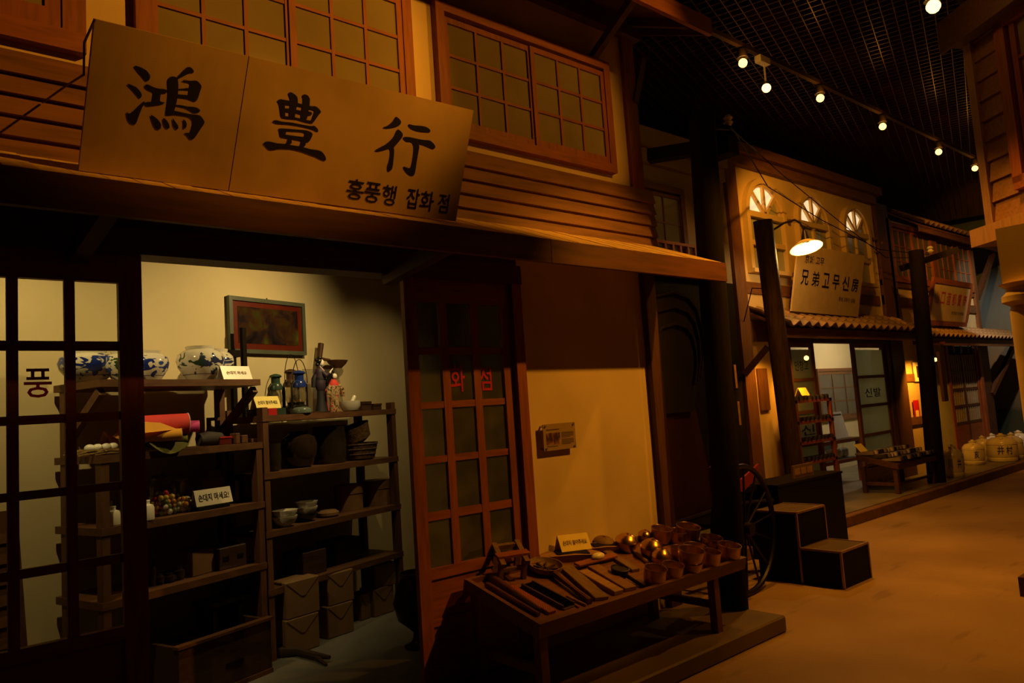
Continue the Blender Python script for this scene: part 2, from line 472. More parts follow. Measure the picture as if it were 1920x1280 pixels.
# lamp at the upper right, key lamp of the front, and unseen lamps added beside it
track2 = solo('light_track', G().box((4.5, 1.82, 4.50), (9.0, 1.86, 4.54)), TRACKM,
     'short lighting track over the street right of the louvre opening', 'track')
p = atz(1750, 12, 4.30)
track_lamp(p, (5.2, 2.2, 0), 'large bright spotlight near the upper right corner, closest to the viewer', STREET_W*1.2, AMBER, 90, BULB, 0.06)
track_lamp((5.1, 0.35, 4.40), (3.5, 3.3, 1.65), 'spotlight on the near track aimed at the shop front', KEY_W*1.05, AMBER, 35)
track_lamp((4.3, 0.35, 4.40), (3.1, 3.3, 3.35), 'third spotlight on the near track, added unseen to light the upper windows', KEY_W*0.34, AMBER, 40)  # added out of view to warm the upper storey
track_lamp((2.6, 0.35, 4.40), (1.35, 3.2, 3.45), 'second spotlight on the near track, added unseen to light the big shop sign', KEY_W*0.70, AMBER, 48)  # added out of view to light the sign separately
track_lamp((6.05, 0.35, 4.40), (6.2, 1.3, 0.0), 'last spotlight on the near track, added unseen to light the floor by the column', STREET_W*0.5, AMBER, 80)  # added out of view to brighten the floor

# ================================================================== the general store: shell
WY = 3.35
pf = struct('platform', G().box((-2, 2.62, 0), (4.40, 3.40, 0.10)), PLATFORM, 'low concrete platform in front of the general store', bevel=0.01)
struct('floor_shop', G().box((-2, 3.40, 0), (4.20, 6.6, 0.10)), SHOPFLOOR, 'grey concrete floor inside the general store')
struct('wall_front', G().box((2.957, WY, 0.10), (4.16, WY+0.10, 2.62)), PLASTER, 'plain plaster wall right of the sliding door')
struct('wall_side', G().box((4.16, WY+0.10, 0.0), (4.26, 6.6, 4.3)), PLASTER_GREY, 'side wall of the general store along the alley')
struct('wall_upper', G().box((-2, WY, 2.55), (4.13, WY+0.10, 4.45)), PLASTER, 'plaster wall of the upper storey around the windows')
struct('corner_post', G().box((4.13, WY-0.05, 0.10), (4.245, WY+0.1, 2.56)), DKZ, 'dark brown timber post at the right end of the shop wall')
struct('corner_post_upper', G().box((4.125, WY-0.03, 2.9), (4.25, WY+0.1, 4.42)), WZ, 'brown timber post at the right corner of the upper storey')
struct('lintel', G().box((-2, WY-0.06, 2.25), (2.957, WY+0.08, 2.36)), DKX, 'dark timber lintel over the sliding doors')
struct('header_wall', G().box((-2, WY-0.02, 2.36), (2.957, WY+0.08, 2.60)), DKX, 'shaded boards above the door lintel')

# clapboards
sid = thing('clapboard_siding', 'brown clapboard band under the upper windows', None, (1.2, WY-0.05, 2.6), kind='structure')
tops = [3.03, 2.947, 2.862, 2.777, 2.692, 2.607]
for i, zt in enumerate(tops):
    zb = zt-0.10
    yb, yt = WY-0.055, WY-0.028
    g = G().hexa([(-2, yb, zb), (4.33, yb, zb), (4.33, WY, zb), (-2, WY, zb), (-2, yt, zt), (4.33, yt, zt), (4.33, WY, zt), (-2, WY, zt)])
    part('plank', g, CLAP, sid)
# pent roof over the doors
pr = thing('pent_roof', 'sloping pale boarded pent roof above the shop doors', None, (1.2, 2.8, 2.3), kind='structure')
x = -2.0
i = 0
while x < 4.29:
    x1 = min(x+0.105, 4.315)
    j = random.uniform(-0.002, 0.003)
    g = G().hexa([(x+0.002, 2.775, 2.360+j), (x1-0.002, 2.775, 2.360+j), (x1-0.002, 3.30, 2.580+j), (x+0.002, 3.30, 2.580+j),
                  (x+0.002, 2.775, 2.388+j), (x1-0.002, 2.775, 2.388+j), (x1-0.002, 3.30, 2.608+j), (x+0.002, 3.30, 2.608+j)])
    part('roof_board', g, ROOFW, pr)
    x = x1
for a, b in ((-2.0, 2.70), (2.704, 4.315)):
    part('fascia_board', G().box((a, 2.755, 2.258), (b, 2.785, 2.382)), FASC, pr)
part('end_board', G().prism([(4.295, 2.785, 2.27), (4.295, 2.785, 2.37), (4.295, 3.35, 2.60), (4.295, 3.35, 2.45)], (0.02, 0, 0)), DKY, pr)
for xx in (0.62, 2.06):
    part('bracket', G().beam((xx, WY, 2.22+0.02), (xx, 2.80, 2.30), 0.06, 0.08), DKY, pr)
# main roof
mr_ = thing('main_roof', 'dark timber roof overhanging the upper storey', None, (1.2, 2.8, 4.0), kind='structure')
part('soffit', G().hexa([(-2, 2.76, 4.05), (4.37, 2.76, 4.05), (4.37, 3.6, 4.45), (-2, 3.6, 4.45), (-2, 2.76, 4.09), (4.37, 2.76, 4.09), (4.37, 3.6, 4.49), (-2, 3.6, 4.49)]), DKX, mr_)
part('fascia_board', G().box((-2, 2.73, 3.98), (4.38, 2.76, 4.10)), WX, mr_)
part('end_board', G().prism([(4.37, 2.76, 3.99), (4.37, 2.76, 4.09), (4.37, 3.6, 4.49), (4.37, 3.6, 4.36)], (0.02, 0, 0)), DKY, mr_)
part('wall_plate', G().box((-2, WY-0.07, 4.16), (4.3, WY, 4.30)), DKX, mr_)
part('brace', G().beam((3.80, WY-0.01, 3.90), (3.80, 2.92, 4.16), 0.05, 0.05), DKY, mr_)
part('brace', G().beam((4.22, WY-0.02, 3.68), (4.36, WY-0.02, 4.05), 0.05, 0.05), DKY, mr_)
for xx in (0.3, 1.5, 2.7, 4.2):
    part('rafter', G().beam((xx, 2.80, 4.04), (xx, 3.5, 4.375), 0.05, 0.06), DKY, mr_)

# upper windows
def sash_window(name, label, x0, x1, z0, z1, Y, cols, rows, pane, sashes=2, fw=0.06, mat_x=WX, mat_z=WZ, deep=0.05, sw=0.035):
    t = thing(name, label, None, ((x0+x1)/2, Y, z0), kind='structure')
    ya, yb = Y-deep, Y
    part('frame_rail', G().box((x0, ya, z1-fw), (x1, yb, z1)), mat_x, t)
    part('frame_rail', G().box((x0, ya, z0), (x1, yb, z0+fw)), mat_x, t)
    part('frame_stile', G().box((x0, ya, z0+fw), (x0+fw, yb, z1-fw)), mat_z, t)
    part('frame_stile', G().box((x1-fw, ya, z0+fw), (x1, yb, z1-fw)), mat_z, t)
    xi0, xi1 = x0+fw, x1-fw
    ws = (xi1-xi0+0.02)/sashes
    for s in range(sashes):
        a = xi0 + s*(ws-0.02); b = a+ws
        y = Y-0.030 + (0.012 if (s % 2 == 0) else 0.0)
        zz0, zz1 = z0+fw, z1-fw-0.02
        sg = G().box((a, y-0.012, zz0), (a+sw, y+0.012, zz1)).box((b-sw, y-0.012, zz0), (b, y+0.012, zz1))
        sg.box((a+sw, y-0.012, zz1-sw), (b-sw, y+0.012, zz1)).box((a+sw, y-0.012, zz0), (b-sw, y+0.012, zz0+sw*1.3))
        sa = part('sash', sg, mat_z, t)
        ca, cb, cz0, cz1 = a+sw, b-sw, zz0+sw*1.3, zz1-sw
        mw = 0.018
        pw, ph = (cb-ca)/cols, (cz1-cz0)/rows
        for i in range(1, cols):
            part('muntin', G().box((ca+i*pw-mw/2, y-0.010, cz0), (ca+i*pw+mw/2, y+0.008, cz1)), mat_z, sa)
        for j in range(1, rows):
            part('muntin', G().box((ca, y-0.009, cz0+j*ph-mw/2), (cb, y+0.007, cz0+j*ph+mw/2)), mat_x, sa)
        for i in range(cols):
            for j in range(rows):
                part('pane', G().box((ca+i*pw, y, cz0+j*ph), (ca+(i+1)*pw, y+0.003, cz0+(j+1)*ph)), pane, sa)
    return t
sash_window('window_3', 'upper window right of the big sign, two sashes of nine frosted panes', 2.45, 3.94, 3.095, 3.90, WY, 3, 3, FROST)
sash_window('window_2', 'upper window half hidden behind the big sign', 0.85, 2.28, 3.095, 3.90, WY, 3, 3, FROST)
sash_window('window_1', 'upper window cut off at the top left corner', -0.85, 0.66, 3.075, 3.90, WY, 1, 2, FROST, fw=0.085, sw=0.06)

# sliding doors
def lattice_door(name, label, cols, rows, x0, x1, z0, z1, Y, glassm, mid, mat_x=WX, mat_z=WZ, th=0.034):
    t = thing(name, label, None, ((x0+x1)/2, Y, z0), kind='structure')
    ya, yb = Y-th/2, Y+th/2
    part('stile', G().box((x0, ya, z0), (cols[0][0], yb, z1)), mat_z, t)
    part('stile', G().box((cols[-1][1], ya, z0), (x1, yb, z1)), mat_z, t)
    xa, xb = cols[0][0], cols[-1][1]
    part('top_rail', G().box((xa, ya, rows[-1][1]), (xb, yb, z1)), mat_x, t)
    part('middle_rail', G().box((xa, ya, mid-0.02), (xb, yb, rows[0][0])), mat_x, t)
    part('bottom_rail', G().box((xa, ya, z0), (xb, yb, z0+0.09)), mat_x, t)
    zl = (z0+0.09+mid-0.02)/2
    part('lock_rail', G().box((xa, ya, zl-0.012), (xb, yb, zl+0.022)), mat_x, t)
    part('lower_panel', G().box((xa, Y-0.006, z0+0.09), (xb, Y+0.006, zl-0.012)), mat_x, t)
    part('lower_panel', G().box((xa, Y-0.006, zl+0.022), (xb, Y+0.006, mid-0.02)), mat_x, t)
    for i in range(len(cols)-1):
        part('muntin', G().box((cols[i][1], ya+0.005, rows[0][0]), (cols[i+1][0], yb-0.005, rows[-1][1])), mat_z, t)
    for j in range(len(rows)-1):
        part('muntin', G().box((xa, ya+0.007, rows[j][1]), (xb, yb-0.007, rows[j+1][0])), mat_x, t)
    for c in cols:
        for r_ in rows:
            part('pane', G().box((c[0]-.002, Y-0.0015, r_[0]-.002), (c[1]+.002, Y+0.0015, r_[1]+.002)), glassm, t)
    return t
rowsL = [(0.758, 1.006), (1.040, 1.292), (1.324, 1.572), (1.606, 1.854), (1.891, 2.134)]
rowsR = [(0.707, 0.951), (0.995, 1.250), (1.286, 1.541), (1.578, 1.833), (1.873, 2.123)]
dL = lattice_door('door_1', 'left sliding door with tall grid of clear panes and red lettering', [(0.232, 0.385), (0.422, 0.575), (0.612, 0.769)], rowsL,
                  0.146, 0.858, 0.11, 2.25, WY, GLASS, 0.73)
dR = lattice_door('door_2', 'right sliding door of reddish wood with dusty panes', [(2.223, 2.375), (2.425, 2.590), (2.640, 2.812)], rowsR,
                  2.149, 2.885, 0.11, 2.25, WY, GLASSD, 0.67)
struct('door_jamb', G().box((2.885, WY-0.05, 0.10), (2.957, WY+0.08, 2.25)), WZ, 'reddish door jamb beside the plaster wall')
struct('door_track', G().box((-2, WY-0.04, 0.10), (2.885, WY+0.04, 0.112)), DKX, 'wooden sill track under the sliding doors')
def door_text(body, px, py, door, w, h):
    c = aty(px, py, WY-0.004)
    part('lettering', text_g(body, frame(c, (1, 0, 0), (0, 0, 1)), height=h, width=w, bold=0.012), REDPAINT, door)
door_text('풍', 71, 718, dL, 0.092, 0.112)
door_text('화', 858, 709, dR, 0.10, 0.15)
door_text('점', 910, 709, dR, 0.09, 0.14)

# interior shell, turned 17 degrees like the hall
SA = R(17)
SM = Matrix.Translation((1.80, 4.5, 0)) @ Matrix.Rotation(SA, 4, 'Z')
E1, N1, SO = Vector((math.cos(SA), math.sin(SA), 0)), Vector((-math.sin(SA), math.cos(SA), 0)), Vector((1.80, 4.5, 0))
def shop(s, n, z): return SM @ Vector((s, n, z))
struct('wall_back', G(SM).box((-3.4, 0.50, 0.10), (2.6, 0.60, 2.80)), PLASTER_IN, 'pale plaster back wall of the general store')
struct('wall_left', G().box((-1.6, WY+0.1, 0.10), (-1.5, 4.2, 2.80)), PLASTER_IN, 'pale plaster left wall inside the general store')
struct('ceiling_shop', G().box((-2, WY+0.10, 2.80), (4.16, 6.2, 2.86)), PLASTER_GREY, 'ceiling inside the general store')
# ================================================================== the big signboard
Q = [Vector((0.555, 2.93, 2.455)), Vector((2.22, 2.93, 2.463)), Vector((2.22, 2.732, 2.970)), Vector((0.555, 2.647, 2.890))]
def sg_pt(u, v, off=0.0):
    p = Q[0]*(1-u)*(1-v)+Q[1]*u*(1-v)+Q[2]*u*v+Q[3]*(1-u)*v
    du = (Q[1]-Q[0])*(1-v)+(Q[2]-Q[3])*v; dv = (Q[3]-Q[0])*(1-u)+(Q[2]-Q[1])*u
    return p+du.cross(dv).normalized()*off
def sg_uv(px, py):
    u, v = 0.5, 0.5
    for _ in range(12):
        x, y = proj(sg_pt(u, v)); e = 1e-4
        xu, yu = proj(sg_pt(u+e, v)); xv, yv = proj(sg_pt(u, v+e))
        a, b, c, d = (xu-x)/e, (xv-x)/e, (yu-y)/e, (yv-y)/e
        det = a*d-b*c
        u += ((px-x)*d-(py-y)*b)/det; v += ((py-y)*a-(px-x)*c)/det
    return u, v
sign = thing('shop_sign', 'big weathered yellow signboard leaning over the pent roof with three black brush characters', 'sign', (1.4, 2.93, 2.45))
us = sg_uv(448, 230)[0]
for a, b in ((0, us-0.0012), (us+0.0012, 1)):
    g = G(); N = 10
    vs = []
    for off in (0.0, -0.02):
        for j in range(3):
            for i in range(N+1): vs.append(sg_pt(a+(b-a)*i/N, j/2, off))
    fs = []; L = 3*(N+1)
    for o in (0, L):
        for j in range(2):
            for i in range(N):
                q = o+j*(N+1)+i; fs.append((q, q+1, q+N+2, q+N+1))
    for i in range(N):
        fs.append((i, i+1, L+i+1, L+i)); q = 2*(N+1)+i; fs.append((q, q+1, L+q+1, L+q))
    for j in range(2):
        q = j*(N+1); fs.append((q, q+N+1, L+q+N+1, L+q)); q += N; fs.append((q, q+N+1, L+q+N+1, L+q))
    part('sign_panel', g.add(vs, fs), SIGNB, sign)
CH = [((220, 110), 8.0, [
 [(240,95),(340,120),(440,175),(490,245),(492,290),(465,330),(425,335),(370,270),(300,190)],
 [(135,372),(190,380),(290,430),(345,490),(370,545),(350,590),(325,592),(285,540),(215,455)],
 [(400,630),(412,665),(375,720),(330,830),(295,930),(270,985),(225,985),(180,955),(145,890),(132,795),(150,805),(178,825),(250,770),(330,690)],
 [(405,400),(430,383),(460,385),(540,425),(620,448),(700,452),(740,465),(745,500),(720,520),(650,520),(645,560),(632,640),(715,655),(690,675),(620,695),(440,715),(415,690),(395,660),(450,645),(515,645),(530,580),(540,500),(480,478),(430,445)],
 [(752,330),(770,285),(810,262),(860,265),(905,295),(915,400),(905,560),(885,660),(865,740),(850,775),(870,790),(860,840),(735,850),(720,830),(735,740),(760,560),(758,430)],
 [(890,275),(960,205),(1030,130),(1075,120),(1120,140),(1145,180),(1142,215),(1085,210),(1000,255),(910,300)],
 [(970,325),(1000,318),(1100,330),(1180,322),(1225,355),(1262,405),(1258,440),(1235,500),(1205,600),(1180,635),(1140,640),(1080,605),(980,590),(880,575),(885,530),(1000,540),(1062,545),(1075,480),(1085,400),(1098,375),(1040,352),(985,345)],
 [(900,450),(1000,445),(1040,435),(1090,445),(1085,470),(1040,470),(980,465),(900,465)],
 [(865,690),(940,690),(1050,715),(1140,718),(1200,735),(1245,770),(1230,800),(1180,812),(1130,805),(1080,770),(1030,740),(900,710),(865,710)],
 [(730,850),(735,800),(850,775),(950,800),(1100,830),(1190,835),(1250,855),(1290,910),(1308,950),(1290,990),(1240,1060),(1190,1140),(1150,1195),(1120,1212),(1080,1200),(1050,1150),(990,1112),(1040,1110),(1085,1110),(1115,1040),(1130,960),(1120,910),(1070,870),(960,850),(860,838)],
 [(490,835),(530,850),(610,910),(655,975),(655,1040),(620,1065),(575,1050),(535,985)],
 [(680,875),(740,920),(780,990),(780,1035),(755,1052),(720,1035),(690,970)],
 [(825,880),(860,930),(910,1000),(915,1045),(885,1062),(855,1035),(830,970)],
 [(978,905),(1020,925),(1042,980),(1030,1030),(1000,1052),(985,1040),(990,960)]]),
 ((480, 160), 8.533, [
 [(330,240),(400,215),(440,235),(462,330),(467,500),(450,525),(415,520),(395,490),(385,400),(370,300)],
 [(400,218),(540,245),(700,290),(860,330),(960,330),(1040,410),(1030,440),(1000,470),(905,610),(870,600),(850,560),(880,560),(930,420),(930,400),(850,375),(650,330),(440,305)],
 [(510,115),(560,105),(630,150),(665,195),(668,280),(650,330),(620,480),(620,520),(525,500),(530,400),(545,310),(550,220)],
 [(730,155),(780,140),(830,160),(862,210),(855,330),(835,420),(810,560),(710,530),(725,390),(745,280),(750,215)],
 [(450,360),(600,380),(760,410),(895,420),(890,480),(760,475),(620,440),(450,420)],
 [(430,485),(600,505),(720,530),(850,560),(900,560),(900,610),(800,590),(650,545),(440,530)],
 [(255,570),(310,550),(420,580),(560,590),(760,630),(880,650),(930,640),(990,700),(995,745),(960,735),(880,695),(720,655),(520,625),(350,615),(290,600)],
 [(350,680),(600,700),(800,715),(890,750),(785,768),(740,745),(480,730),(440,735)],
 [(350,680),(485,722),(470,780),(465,835),(385,832),(365,720)],
 [(775,740),(885,745),(908,785),(850,905),(780,915),(735,830),(775,800)],
 [(450,780),(500,790),(740,822),(800,825),(780,912),(700,885),(520,850),(430,835)],
 [(510,840),(560,860),(575,915),(540,945),(500,965),(440,945),(490,915)],
 [(720,875),(785,905),(795,950),(760,985),(680,985),(710,930)],
 [(108,925),(150,895),(220,895),(330,925),(480,935),(600,960),(720,975),(850,1015),(1000,1035),(1060,1065),(1105,1130),(1122,1190),(1085,1205),(1020,1180),(900,1120),(700,1050),(520,1015),(370,1010),(220,1040),(170,1000)]]),
 ((690, 200), 9.14, [
 [(245,355),(330,325),(400,270),(440,215),(460,175),(490,172),(545,215),(568,265),(545,310),(480,345),(380,370),(280,372)],
 [(100,755),(190,700),(300,645),(390,565),(450,490),(480,410),(510,383),(565,420),(598,475),(580,530),(500,630),(435,700),(448,750),(440,850),(425,1000),(410,1070),(350,1120),(325,1095),(322,1020),(355,930),(375,810),(370,740),(355,715),(260,750),(150,772)],
 [(680,310),(700,295),(780,318),(900,325),(990,340),(1050,380),(1070,415),(1050,440),(960,435),(820,415),(740,385),(700,350)],
 [(585,535),(625,512),(720,520),(850,550),(960,570),(1050,572),(1110,615),(1150,670),(1148,705),(1110,725),(1050,705),(950,660),(865,635),(878,680),(860,780),(830,950),(805,1130),(780,1180),(730,1185),(670,1150),(620,1090),(592,1025),(625,1025),(700,1055),(730,1030),(755,920),(775,780),(780,680),(760,620),(720,600),(650,600)]])]
for (ox, oy), sc, polys in CH:
    g = G()
    for kk, poly in enumerate(polys):
        sp_ = smooth_poly(poly, 2)
        pts = [sg_pt(*sg_uv(ox+p.x/sc, oy+p.y/sc), 0.0020+0.00004*kk) for p in sp_]
        g.add(pts, [tuple(range(len(pts)))])
    part('brush_character', g, INK, sign)
for body, xc, yc, hpx, wpx in (('홍', 666, 355, 34, 28), ('풍', 698, 361, 34, 27), ('행', 729, 366, 34, 23), ('잡', 774, 372, 34, 22), ('화', 800, 377, 33, 24), ('점', 831, 381, 32, 19)):
    u, v = sg_uv(xc, yc); c = sg_pt(u, v, 0.0012); ux = sg_pt(u+.01, v)-sg_pt(u-.01, v); vy = sg_pt(u, v+.01)-sg_pt(u, v-.01)
    s_ = depth(c)/F_PX
    part('small_letter', text_g(body, frame(c, ux, vy), height=hpx*s_*1.12, width=wpx*s_*1.28, bold=0.010), INK, sign)
r0 = sg_pt(0.0, 1.0, 0.0)
rp = [r0, aty(158, 80, 2.70), aty(157, 140, 2.78), aty(125, 160, 3.05), aty(80, 192, WY-0.05)]
solo('sign_cord', G().tube(rp, 0.004, 6), BASKET, 'thin cord tying the left end of the big sign to the clapboards', 'cord')

# ================================================================== inside the general store
lampA = thing('ceiling_spot', 'warm white spotlight above the shop doorway lighting the shelves', 'spotlight', shop(0.50, -0.80, 2.72))
part('lamp_housing', G().lathe([(0.03, 0.08), (0.05, 0.07), (0.05, 0.0), (0.045, 0.0)], 14, shop(0.50, -0.80, 2.72)), HOUSING, lampA, smooth=True)
spot('beam', lampA, shop(0.50, -0.80, 2.70), shop(0.15, 0.30, 1.95), SHOP_W*2.1, SOFT, 108, 1.0, 0.02)
lampB = thing('ceiling_spot', 'warm white spotlight in the left corner of the shop ceiling', 'spotlight', shop(-1.45, -0.40, 2.72))
part('lamp_housing', G().lathe([(0.03, 0.08), (0.05, 0.07), (0.05, 0.0), (0.045, 0.0)], 14, shop(-1.45, -0.40, 2.72)), HOUSING, lampB, smooth=True)
spot('beam', lampB, shop(-1.45, -0.40, 2.70), shop(-1.05, 0.4, 1.75), SHOP_W*1.35, SOFT, 100, 1.0, 0.02)

lampC = thing('ceiling_spot', 'added dim spotlight at the right end of the shop ceiling', 'spotlight', shop(1.45, -0.55, 2.72))  # added to brighten the right side of the room and the door panes
part('lamp_housing', G().lathe([(0.03, 0.08), (0.05, 0.07), (0.05, 0.0), (0.045, 0.0)], 14, shop(1.45, -0.55, 2.72)), HOUSING, lampC, smooth=True)
spot('beam', lampC, shop(1.45, -0.55, 2.70), shop(1.55, 0.45, 1.2), SHOP_W*0.45, SOFT, 95, 1.0, 0.02)
def shelf_unit(label, s0, s1, zs, zfloor=0.10, dep=0.45, brace=False, ztop=None):
    t = thing('shelf_unit', label, 'shelf', shop((s0+s1)/2, dep/2, zfloor), SA, 'wooden shelving of the general store')
    for z in zs:
        part('shelf_board', G(SM).box((s0, 0, z-0.038), (s1, dep, z)), SHELFW, t)
    top = ztop or zs[0]-0.038
    ys = (0.06, dep-0.05)
    for s in (s0+0.005, s1-0.045):
        for y in ys:
            z1 = top
            if brace and y < 0.2: z1 = zs[1]-0.02
            part('post', G(SM).box((s, y-0.055, zfloor), (s+0.04, y, z1)), SHELFZ, t)
        if brace:
            part('brace', G(SM).beam((s+0.02, 0.03, zs[0]-0.06), (s+0.02, dep-0.06, zs[0]-0.33), 0.035, 0.045), SHELFW, t)
    return t
ZL = [1.80, 1.415, 1.055, 0.692, 0.35]
ZR = [1.575, 1.22, 0.867, 0.520]
shelf_unit('left wooden shelf unit, its top board stepped higher and propped by slanted braces', -0.965, 0.03, ZL[:4], brace=True)
shelf_unit('right wooden shelf unit holding lanterns, jars and bowls', 0.035, 1.27, ZR, ztop=1.625)

def on_shelf(px, n, z): return on_line(px, shop(0, n, z), E1)
def pxm(p, px): return px*depth(p)/F_PX
def potted(name, label, cat, px, n, z, wpx, hpx, prof, mat, group=None, nseg=28):
    """a turned vessel: prof holds (radius, height) as shares of its half width and its height"""
    p = on_shelf(px, n, z); r = pxm(p, wpx)/2; h = pxm(p, hpx)
    t = thing(name, label, cat, p, 0, group)
    part('body', G().lathe([(a*r, b*h) for a, b in prof], nseg), mat, t, world=False, smooth=True)
    return t, p, r, h
JAR = [(0.50,0),(0.52,0.03),(0.72,0.18),(0.93,0.40),(1.0,0.60),(0.93,0.78),(0.72,0.88),(0.58,0.91),(0.60,0.94),(0.62,1.0),(0.54,1.0),(0.50,0.92),(0.60,0.86),(0.40,0.5)]
def mk(nm, ink, ink2, seed, scale, h): return painted_jar(nm, (0.62, 0.60, 0.52), ink, ink2, 0.10*h, 0.9*h, scale, seed, 0.70 if ink == GRN else 0.645)
BL, BL2, GRN = (0.012, 0.025, 0.20), (0.035, 0.07, 0.33), (0.03, 0.07, 0.02)
for px, n, wp, hp, a, b, sd, scl, lb in (
        (166, 0.24, 102, 60, BL, BL2, 1.0, 11, 'widest blue painted porcelain jar, seen through the left door'),
        (229, 0.10, 62, 55, BL2, GRN, 4.0, 13, 'small porcelain jar with blue fruit and green leaves behind the left door'),
        (277, 0.24, 76, 59, BL, BL2, 2.2, 11, 'round porcelain jar with bold blue brushwork beside the door stile'),
        (377, 0.20, 85, 66, GRN, (0.03, 0.035, 0.10), 6.3, 9, 'large white porcelain jar painted with green leaves'),
        (411, 0.34, 56, 64, BL2, (0.03, 0.03, 0.08), 8.1, 9, 'white porcelain jar with dark blue flowers, half hidden behind the leafy one')):
    p = on_shelf(px, n, 1.80); hh = pxm(p, hp)
    t, p, r, h = potted('porcelain_jar', lb, 'jar', px, n, 1.80, wp, hp, JAR, mk('jar_glaze_%d' % px, a, b, sd, scl, hh), 'painted porcelain jars on the top shelf')
    part('foot_line', G().lathe([(r*0.745, h*0.195), (r*0.752, h*0.203), (r*0.757, h*0.203)], 28), BLUEINK, t, world=False)

def card(name, label, px0, px1, n, z, hpx, body, mat, ink=INK, lean=20, base=None, tw=0.8, th=0.3):
    """a folded or leaning notice card"""
    a, b = on_shelf(px0, n, z), on_shelf(px1, n, z)
    h = pxm(a, hpx); wv = (b-a).length
    t = thing(name, label, 'notice card', (a+b)/2, SA, 'notice cards on the shelves')
    l = R(lean); up = Vector((0, math.sin(l), math.cos(l)))
    g = G().prism([(-wv/2, 0, 0), (wv/2, 0, 0), tuple(Vector((wv/2, 0, 0))+up*h), tuple(Vector((-wv/2, 0, 0))+up*h)], (0, 0.003, 0))
    part('front', g, mat, t, world=False)
    bk = G().prism([tuple(Vector((-wv/2, 0.004, 0))+up*h), tuple(Vector((wv/2, 0.004, 0))+up*h), (wv/2, 2*math.sin(l)*h, 0), (-wv/2, 2*math.sin(l)*h, 0)], (0, 0.003, 0))
    part('back', bk, mat, t, world=False)
    if body:
        M_ = frame(Vector((0, -0.0008, 0))+up*h*0.5, (1, 0, 0), up)
        part('lettering', text_g(body, M_, width=wv*tw, height=h*th, bold=0.012, thick=0.0012), ink, t, world=False)
    return t
card('notice_card', 'white notice card glaring in the light at the front of the top shelf', 420, 474, 0.03, 1.80, 29, '손대지 마세요', WHITE, PAPER, 22, tw=0.7, th=0.25)
tb = on_shelf(512, 0.06, 1.575)
box1 = thing('tin_box', 'dark flat tin box with red and green bands under the yellow card', 'box', tb, SA)
wv = pxm(tb, 62); hv = pxm(tb, 13)
part('body', G().box((-wv/2, 0, 0), (wv/2, 0.12, hv)), plain('dark_green_tin', (0.03, 0.05, 0.04), 0.3), box1, world=False)
part('red_band', G().box((-wv*.17, -0.001, 0.001), (wv*.15, 0.121, hv+0.001)), plain('red_lacquer', (0.42, 0.02, 0.02), 0.3), box1, world=False)
card('notice_card', 'yellow folded notice card standing on the tin box', 482, 528, 0.10, 1.575+hv, 26, '손대지 말아주세요', YELLOW, INKB, 22)

# framed picture on the back wall
m, nt, bs = _new('picture_print')
nz = _noise(nt, 7, (1, 1, 1), 5); nz.inputs['Distortion'].default_value = 0.8
rr = _ramp(nt, nz.outputs['Fac'], [(0.30, (0.008, 0.006, 0.010)), (0.46, (0.02, 0.012, 0.014)), (0.56, (0.045, 0.02, 0.008)), (0.66, (0.04, 0.05, 0.010)), (0.8, (0.10, 0.085, 0.02))])
nt.links.new(rr.outputs[0], bs.inputs['Base Color']); bs.inputs['Roughness'].default_value = 0.18
s0, s1, z0, z1, nb = 0.170, 0.835, 2.015, 2.405, 0.50
pic = thing('framed_picture', 'framed dark painting with a red mat in a grey green frame on the back wall', 'picture', shop((s0+s1)/2, nb, z0), SA)
fm = plain('grey_green_frame', (0.075, 0.09, 0.065), 0.4); rm = plain('red_mat', (0.11, 0.014, 0.004), 0.3)
for a, b, c, d in ((s0, s1, z1-.028, z1), (s0, s1, z0, z0+.028), (s0, s0+.028, z0+.028, z1-.028), (s1-.028, s1, z0+.028, z1-.028)):
    part('frame_bar', G(SM).box((a, nb-0.04, c), (b, nb-0.008, d)), fm, pic)
part('mat_board', G(SM).box((s0+.02, nb-0.024, z0+.02), (s1-.02, nb-0.012, z1-.02)), rm, pic)
part('print', G(SM).box((s0+.075, nb-0.027, z0+.07), (s1-.065, nb-0.0235, z1-.065)), m, pic)
part('hook', G(SM).tube([(0.5, nb-0.02, z1), (0.5, nb-0.02, z1+0.012)], 0.006, 6), IRON, pic)

# wooden frame tools behind the jars
p = on_shelf(447, 0.36, 1.575); 
g1 = thing('loom_stand', 'dark wooden tool with a peg head standing between the shelves', 'tool', p, SA)
h = 0.40
part('shaft', G().box((-0.03, 0, 0), (0.0, 0.03, h)), BLKW, g1, world=False)
part('peg_head', G().box((-0.055, -0.01, h), (0.03, 0.04, h+0.045)), BLKW, g1, world=False)
part('cross_bar', G().box((-0.03, 0, h*0.62), (0.08, 0.03, h*0.62+0.03)), BLKW, g1, world=False)
part('upright', G().box((0.055, 0, 0), (0.085, 0.03, h+0.20)), BLKW, g1, world=False)

